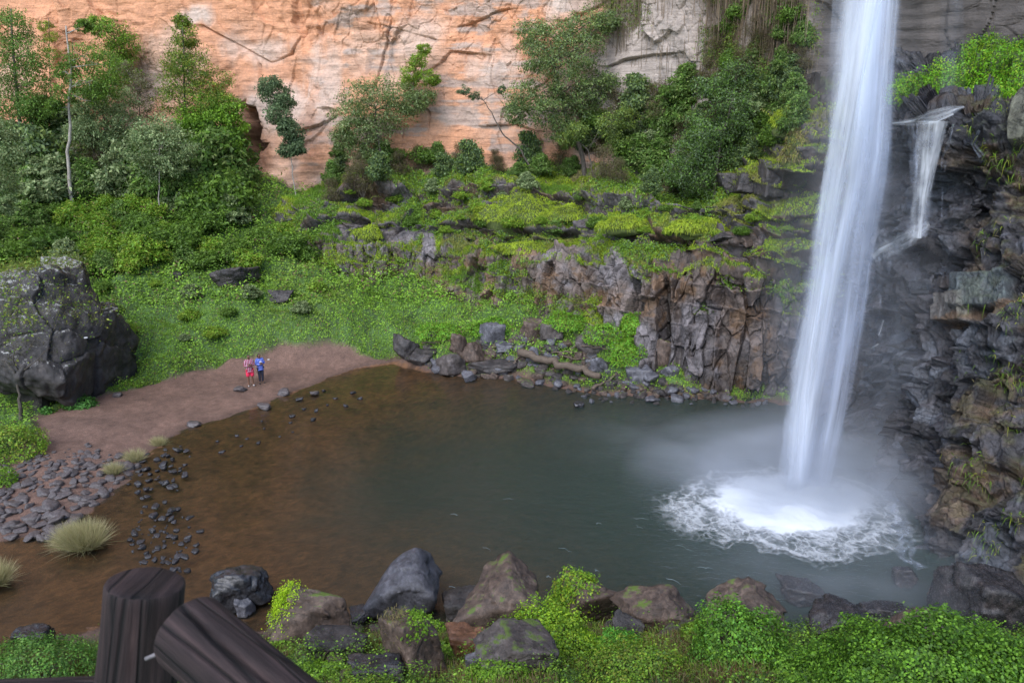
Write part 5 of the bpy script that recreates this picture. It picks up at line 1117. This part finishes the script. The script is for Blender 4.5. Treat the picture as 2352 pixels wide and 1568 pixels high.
# ------------------------------------------------------------------ mist
def mist(name, c, r, dens, label, ns=1.0, aniso=.2, rot=0):
    m, N, L, out = newmat(name+'_air'); tc = N('ShaderNodeTexCoord').outputs['Object']
    ln = N('ShaderNodeVectorMath', operation='LENGTH'); L(tc, ln.inputs[0])
    f_ = ramp(N, L, ln.outputs['Value'], [(0.0, 1.0), (.35, .62), (.7, .18), (.98, .0)])
    n = N('ShaderNodeTexNoise', Scale=ns*2.0, Detail=3.0, Roughness=.5, Distortion=.4); L(tc, n.inputs['Vector'])
    f_ = math_(N, L, 'MULTIPLY', f_, ramp(N, L, n.outputs['Fac'], [(.36, .12), (.66, 1.6)])); f_ = math_(N, L, 'MULTIPLY', f_, dens)
    v = N('ShaderNodeVolumePrincipled'); v.inputs['Color'].default_value = (.84, .9, 1, 1); v.inputs['Anisotropy'].default_value = aniso; L(f_, v.inputs['Density']); L(v.outputs[0], out.inputs['Volume'])
    V, F = ico(3); o = obj(name, mesh(name, V, F, m)); o.location = c; o.scale = r; o.rotation_euler.z = rot; tag(o, label, 'mist', kind='stuff'); return o
pl = gz(1840, 1130)
mist('plunge_mist', (pl[0], pl[1], .6), (7.6, 5.4, 2.8), .75, 'white spray cloud where the waterfall hits the pool')
mist('fall_mist', (pl[0]+.4, pl[1]+.8, 8), (3.2, 2.4, 14), .17, 'thin spray drifting around the lower waterfall', .8)
q = gz(1590, 1050); mist('drifting_mist', (q[0], q[1], .5), (7.5, 4.0, 1.2), .11, 'pale mist drifting over the pool left of the waterfall', 1.2, rot=-.25)
q = gz(1950, 1380); mist('near_mist', (q[0], q[1], 1.0), (7.0, 4.0, 2.2), .13, 'thin mist over the water in front of the right wall', 1.0)
q = at(2060, 850, 30.5); mist('wall_mist', tuple(q), (2.6, 2.8, 9), .13, 'thin mist between the waterfall and the right wall', .8)

# ------------------------------------------------------------------ railing
def cpt(px, py, depth):
    r_ = ray(px, py); return np.array([r_[0]*depth, r_[1]*depth, CZ+r_[2]*depth], float)
m, N, L, out = newmat('railing_wood')
uv = N('ShaderNodeUVMap', uv_map='UVMap').outputs[0]
mp = N('ShaderNodeMapping'); mp.inputs['Scale'].default_value = (34, 2.2, 1); L(uv, mp.inputs['Vector'])
n = N('ShaderNodeTexNoise', Scale=3.0, Detail=7.0, Roughness=.7, Distortion=.3); L(mp.outputs[0], n.inputs['Vector'])
mp2 = N('ShaderNodeMapping'); mp2.inputs['Scale'].default_value = (7, .5, 1); L(uv, mp2.inputs['Vector'])
ck = N('ShaderNodeTexNoise', Scale=3.0, Detail=2.0); L(mp2.outputs[0], ck.inputs['Vector'])
c0 = ramp(N, L, n.outputs['Fac'], [(.3, (.014, .009, .009)), (.5, (.030, .019, .019)), (.72, (.055, .035, .033))])
vk = N('ShaderNodeTexVoronoi', feature='DISTANCE_TO_EDGE', Scale=1.0); mp3 = N('ShaderNodeMapping'); mp3.inputs['Scale'].default_value = (11, .9, 1); L(uv, mp3.inputs['Vector']); L(mp3.outputs[0], vk.inputs['Vector'])
ckl = ramp(N, L, vk.outputs['Distance'], [(.0, .1), (.035, 1.0)]); c0 = mixc(N, L, 1.0, c0, ckl, 'MULTIPLY')
c0 = mixc(N, L, 1.0, c0, ramp(N, L, ck.outputs['Fac'], [(.35, .3), (.6, 1.2)]), 'MULTIPLY')
b_ = N('ShaderNodeBump', Strength=.9, Distance=.006); L(math_(N, L, 'ADD', n.outputs['Fac'], ckl), b_.inputs['Height'])
p_ = N('ShaderNodeBsdfPrincipled', Roughness=.75); p_.inputs['Specular IOR Level'].default_value = .3; L(c0, p_.inputs['Base Color']); L(b_.outputs[0], p_.inputs['Normal']); L(p_.outputs[0], out.inputs['Surface']); M_rail = m
def timber(name, a, b, r0, r1, parent, crack=None, seed=0, flatend=0):
    a, b = np.array(a), np.array(b); n = 40; seg = 64; s = np.linspace(0, 1, n); T = (b-a)/np.linalg.norm(b-a)
    ref = np.array([0, 0, 1.0]) if abs(T[2]) < .8 else np.array([0, 1.0, 0]); A = np.cross(T, ref); A /= np.linalg.norm(A); B = np.cross(A, T)
    th = np.linspace(0, 2*np.pi, seg); r_ = (r0+(r1-r0)*s)[:, None]*np.ones((1, seg))
    q = np.stack([np.cos(th)[None]*1.1+0*s[:, None], np.sin(th)[None]*1.1+0*s[:, None], s[:, None]*2.5+0*th[None]], -1)
    r_ = r_*(1+.035*fbm(q, 3, seed))
    if crack:
        for (tc_, w_, dp) in crack: dlt = np.abs((th[None]-tc_+.12*np.sin(s[:, None]*5)+np.pi) % (2*np.pi)-np.pi); r_ = r_-dp*np.exp(-(dlt/w_)**2)*sm(0, .06, s[:, None])
    V = a+T*(s[:, None, None]*np.linalg.norm(b-a))+A*(np.cos(th)[None, :, None]*r_[..., None])+B*(np.sin(th)[None, :, None]*r_[..., None])
    # rounded, slightly cupped ends
    e = [.97, .9, .5, .0]; caps0 = [a-T*d_+(V[0]-a)*k for k, d_ in zip(e, (.006, .010, .008, .006))]; caps1 = [b+T*d_+(V[-1]-b)*k for k, d_ in zip(e, (.006, .010, .008, .006))]
    L_ = np.linalg.norm(b-a); body = V; V = np.concatenate([np.array([caps0[0]]), body, np.array([caps1[0]])]); vv = np.concatenate([[-.01], s*L_, [L_+.01]])
    UV = np.stack([np.broadcast_to(th[None]/6.283*.55, V.shape[:2]), np.broadcast_to(vv[:, None], V.shape[:2])], -1).reshape(-1, 2); Fc = grid_faces(len(V), seg); AV = V.reshape(-1, 3)
    for cp_, ctr in ((np.array(caps0), a), (np.array(caps1), b)):
        cp_ = np.concatenate([cp_, np.repeat(cp_[-1:].mean(1, keepdims=True), seg, 1)*1.0]) if False else cp_
        rel = cp_-ctr; uvc = np.stack([(rel@A)*1.0, (rel@B)*.6], -1).reshape(-1, 2)
        Fc = np.concatenate([Fc, grid_faces(len(cp_), seg)+len(AV)]); AV = np.concatenate([AV, cp_.reshape(-1, 3)]); UV = np.concatenate([UV, uvc+3.1])
    o = obj(name, mesh(name, AV, Fc, M_rail, uv=UV), parent); child_fix(o, parent); return o
foot = cpt(300, 2200, 1.7); rail = empty('wooden_railing', foot)
tag(rail, 'dark round log railing with cut post at the bottom left viewpoint', 'railing')
timber('post', cpt(270, 2000, 1.62), cpt(333, 1345, 1.55), .082, .0745, rail, [(2.2, .05, .006), (4.4, .04, .007), (3.4, .05, .004), (1.0, .04, .004)], 3)
timber('rail', cpt(437, 1452, 1.42), cpt(890, 1840, 1.14), .067, .067, rail, [(1.45, .07, .018), (.9, .05, .005), (2.3, .05, .005)], 5)
timber('rail', cpt(-500, 1660, 1.55), cpt(290, 1632, 1.56), .07, .068, rail, [(1.0, .05, .006)], 8)
nv, nf = tube_geo(np.array([cpt(335, 1512, 1.455), cpt(385, 1490, 1.44)]), [.004, .004], 8, 0); M_steel = plain_mat('rusty_steel', (.1, .09, .1), (.25, .23, .24), .5, 40)
o = obj('nail', poly_mesh('nail', nv, nf, M_steel), rail); child_fix(o, rail)

# ------------------------------------------------------------------ two people on the beach
def skin_obj(name, J, E, mat, parent, sub=2, root=0):
    """J: {key: (x, y, z, r)}; E: chains of keys"""
    keys = list(J); bm = bmesh.new(); sl_ = bm.verts.layers.skin.verify(); vs_ = {}
    for k in keys:
        x, y, z, r_ = J[k]; v = bm.verts.new((x, y, z)); v[sl_].radius = (r_, r_); vs_[k] = v
    for ch in E:
        for a_, b2 in zip(ch[:-1], ch[1:]):
            if bm.edges.get((vs_[a_], vs_[b2])) is None: bm.edges.new((vs_[a_], vs_[b2]))
    vs_[keys[root]][sl_].use_root = True
    me = bpy.data.meshes.new(name); bm.to_mesh(me); bm.free(); me.materials.append(mat); o = obj(name, me, parent)
    m1 = o.modifiers.new('skin', 'SKIN'); m1.use_smooth_shade = True; m2 = o.modifiers.new('sub', 'SUBSURF'); m2.levels = sub; m2.render_levels = sub
    return o
def cloth_mat(name, kind, a, b, c=(.8, .8, .8)):
    m, N, L, out = newmat(name); p = N('ShaderNodeBsdfPrincipled', Roughness=.85)
    tc = N('ShaderNodeTexCoord').outputs['Object']
    if kind == 'plaid':
        s = N('ShaderNodeSeparateXYZ'); L(tc, s.inputs[0])
        w1 = math_(N, L, 'SINE', math_(N, L, 'MULTIPLY', s.outputs[0], 75.0)); w2 = math_(N, L, 'SINE', math_(N, L, 'MULTIPLY', s.outputs[2], 60.0))
        f_ = ramp(N, L, w1, [(.35, 0.0), (.75, 1.0)]); g_ = ramp(N, L, w2, [(.6, 0.0), (.8, .6)])
        L(mixc(N, L, g_, mixc(N, L, f_, a, b), c), p.inputs['Base Color'])
    else:
        n = N('ShaderNodeTexNoise', Scale=8.0, Detail=3.0); L(tc, n.inputs['Vector']); L(ramp(N, L, n.outputs['Fac'], [(.3, a), (.7, b)]), p.inputs['Base Color'])
    L(p.outputs[0], out.inputs['Surface']); return m
M_skin = cloth_mat('brown_skin', 'p', (.13, .065, .04), (.19, .10, .065)); M_hair = cloth_mat('black_hair', 'p', (.008, .007, .007), (.02, .018, .018))
def person(px, py, h, rz, label, female):
    p, _ = hit(px, py); p = Vector((p.x, p.y, gheight(np.array([p.x]), np.array([p.y]))[0])); k = h/1.72
    body = {'pel': (0, 0, .96, .12), 'bel': (0, 0, 1.1, .115), 'che': (0, 0, 1.30, .13), 'nk0': (0, .01, 1.44, .06), 'nk': (0, 0, 1.50, .052), 'jaw': (0, -.03, 1.56, .062), 'hd': (0, -.012, 1.63, .085), 'top': (0, .0, 1.685, .06),
            'nose': (0, -.098, 1.615, .014)}
    E = [('pel', 'bel', 'che', 'nk0', 'nk', 'jaw', 'hd', 'top'), ('hd', 'nose')]
    for s, S in ((-1, 'L'), (1, 'R')):
        body.update({'sh'+S: (s*.165, .01, 1.385, .058), 'el'+S: (s*.235, -.03, 1.13, .043), 'wr'+S: (s*-.0+s*.03, -.20, 1.20+s*.035, .03), 'pa'+S: (-s*.045, -.205, 1.22+s*.035, .03),
                     'hp'+S: (s*.085, 0, .90, .085), 'kn'+S: (s*.10, -.02, .50, .056), 'ca'+S: (s*.105, .015, .36, .054), 'an'+S: (s*.11, .02, .09, .036), 'to'+S: (s*.14, -.13, .03, .03)})
        E += [('che', 'sh'+S, 'el'+S, 'wr'+S, 'pa'+S), ('pel', 'hp'+S, 'kn'+S, 'ca'+S, 'an'+S, 'to'+S)]
        for i in range(4):
            body[f'f{i}'+S] = (-s*.085, -.215, 1.245+s*.035-.018*i, .009); body[f'g{i}'+S] = (-s*(.115-.004*abs(i-1)), -.20, 1.24+s*.035-.018*i, .008); E.append(('pa'+S, f'f{i}'+S, f'g{i}'+S))
        body['th'+S] = (-s*.03, -.225, 1.262+s*.035, .010); body['tj'+S] = (-s*.055, -.228, 1.28+s*.035, .008); E.append(('pa'+S, 'th'+S, 'tj'+S))
    J = {a_: (x*k, y*k, z*k, r_*k) for a_, (x, y, z, r_) in body.items()}
    o = skin_obj('person', J, E, M_skin, None); o.location = p; o.rotation_euler.z = rz; tag(o, label, 'person')
    def part(name, keys, E2, grow, mat, over=None):
        JJ = {q_: (J[q_][0], J[q_][1], J[q_][2], J[q_][3]+grow*k) for q_ in keys}
        for q_, v in (over or {}).items(): JJ[q_] = tuple(np.array(v)*k)
        return skin_obj(name, JJ, E2, mat, o)
    J['hem'] = (0, 0, .92*k, .12*k); E_sh = [('hem', 'pel', 'bel', 'che', 'nk0'), ('che', 'shL', 'elL', 'wrL'), ('che', 'shR', 'elR', 'wrR')]; sh_keys = ['pel', 'hem', 'bel', 'che', 'nk0', 'shL', 'elL', 'wrL', 'shR', 'elR', 'wrR']
    if female:
        part('jacket', sh_keys, E_sh, .03, cloth_mat('blue_check', 'plaid', (.03, .06, .42), (.12, .22, .75), (.5, .6, .9)), {'wrL': (-.01, -.185, 1.165, .046), 'wrR': (.04, -.185, 1.235, .046)})
        part('top', ['bel', 'che'], [('bel', 'che')], .0, cloth_mat('white_cotton', 'p', (.7, .7, .72), (.8, .8, .82)), {'bel': (0.01, -.055, 1.14, .095), 'che': (0.01, -.062, 1.33, .09)})
        part('trousers', [], [('w', 'hL', 'kL', 'aL'), ('w', 'hR', 'kR', 'aR')], 0, cloth_mat('navy_denim', 'p', (.012, .016, .035), (.03, .035, .06)),
             {'w': (0, 0, .97, .145), 'hL': (-.085, 0, .88, .108), 'kL': (-.085, -.02, .50, .078), 'aL': (-.08, .02, .10, .055), 'hR': (.085, 0, .88, .108), 'kR': (.085, -.02, .50, .078), 'aR': (.08, .02, .10, .055)})
        part('hair', [], [('a', 'b', 'c', 'd')], 0, M_hair, {'a': (0, .02, 1.70, .07), 'b': (0, .045, 1.63, .09), 'c': (0, .075, 1.53, .075), 'd': (0, .09, 1.42, .05)})
    else:
        part('shirt', sh_keys, E_sh, .03, cloth_mat('red_check', 'plaid', (.30, .05, .10), (.55, .42, .5), (.12, .03, .08)), {'wrL': (-.06, -.15, 1.16, .048), 'wrR': (.07, -.15, 1.19, .048)})
        part('shorts', [], [('w', 'hL', 'kL'), ('w', 'hR', 'kR')], 0, cloth_mat('red_cotton', 'p', (.62, .02, .07), (.8, .04, .11)),
             {'w': (0, 0, .97, .145), 'hL': (-.09, 0, .87, .118), 'kL': (-.115, -.01, .50, .108), 'hR': (.09, 0, .87, .118), 'kR': (.115, -.01, .50, .108)})
        part('hair', [], [('a', 'b')], 0, M_hair, {'a': (0, .012, 1.69, .066), 'b': (0, .03, 1.64, .082)})
    Msh = cloth_mat('pale_shoe' if not female else 'dark_shoe', 'p', (.3, .28, .28) if not female else (.02, .02, .02), (.4, .38, .38) if not female else (.05, .05, .05))
    for s, S in ((-1, 'L'), (1, 'R')):
        skin_obj('shoe', {'a': tuple(np.array((s*.11, .035, .05, .046))*k), 'b': tuple(np.array((s*.125, -.05, .045, .044))*k), 'c': tuple(np.array((s*.14, -.14, .035, .036))*k)}, [('a', 'b', 'c')], Msh, o)
        V, F = ico(2); e = obj('eye', mesh('eye', V*.011*k, F, M_hair), o); e.location = (s*.032*k, -.088*k, 1.637*k)
        e = obj('ear', mesh('ear', V*np.array([.010, .022, .032])*k, F, M_skin), o); e.location = (s*.084*k, .0, 1.62*k)
    return o
person(577, 886, 1.80, R(28), 'person in a red and white checked shirt and bright red shorts', False)
person(601, 880, 1.72, R(40), 'person in a blue checked jacket, white top and dark trousers', True)
V, F = ico(2); M_litter = plain_mat('white_scrap', (.6, .6, .6), (.8, .8, .8), .7, 9)
for (px, py, s_, lb) in [(195, 775, .12, 'white scrap lying on the huge dark boulder'), (617, 826, .06, 'small white scrap on the beach behind the two people')]:
    h_, nn = hit(px, py) ; o = obj('white_scrap', mesh('white_scrap', V*np.array([1.4, .9, .35])*s_*(1+.2*fbm(V*2, 2, 1)[:, None]), F, M_litter)); o.location = h_+nn*.02
    if py == 775: bb_ = bpy.data.objects['boulder']; dg = bpy.context.evaluated_depsgraph_get(); dg.update(); ok, lo, no, ix = bb_.ray_cast(Vector((0, 0, CZ))-bb_.location, Vector([float(t_) for t_ in ray(px, py)]).normalized()); o.location = lo+bb_.location+no*.02 if ok else o.location
    tag(o, lb, 'litter')

# ------------------------------------------------------------------ world, sun, camera
w = bpy.data.worlds.new('World'); scene.world = w; w.use_nodes = True; nt = w.node_tree
bg = nt.nodes['Background']; sky = nt.nodes.new('ShaderNodeTexSky'); sky.sky_type = 'NISHITA'; sky.sun_disc = False
SUN_EL, SUN_AZ = R(46), R(205)
sky.sun_elevation = SUN_EL; sky.sun_rotation = SUN_AZ; sky.air_density = 1.0; sky.dust_density = .6; sky.ozone_density = 1.0
nt.links.new(sky.outputs[0], bg.inputs['Color']); bg.inputs['Strength'].default_value = .12
sl = bpy.data.lights.new('sun', 'SUN'); sl.energy = 1.5; sl.angle = R(50); sl.color = (1, .97, .94)
so = bpy.data.objects.new('sun', sl); C.objects.link(so)
dvec = Vector((math.sin(SUN_AZ)*math.cos(SUN_EL), math.cos(SUN_AZ)*math.cos(SUN_EL), math.sin(SUN_EL)))
so.rotation_euler = dvec.to_track_quat('Z', 'Y').to_euler(); so.location = (0, -20, 60)
cam = bpy.data.cameras.new('camera'); co = bpy.data.objects.new('camera', cam); C.objects.link(co)
cam.sensor_width = 23.6; cam.lens = 18.0; cam.clip_end = 600; cam.clip_start = .05
co.location = (0, 0, CZ); co.rotation_euler = (R(90)-PITCH, 0, 0)
cam.dof.use_dof = True; cam.dof.focus_distance = 34; cam.dof.aperture_fstop = 5.0
scene.camera = co
vs = scene.view_settings; vs.view_transform = 'Standard'; vs.look = 'None'; vs.exposure = 1.4; vs.gamma = 1
scene.cycles.transparent_max_bounces = 40; scene.cycles.max_bounces = 6; scene.cycles.diffuse_bounces = 3; scene.cycles.glossy_bounces = 2
scene.cycles.volume_bounces = 1; scene.cycles.volume_step_rate = 1.0; scene.cycles.sample_clamp_indirect = 4
scene.cycles.use_denoising = True
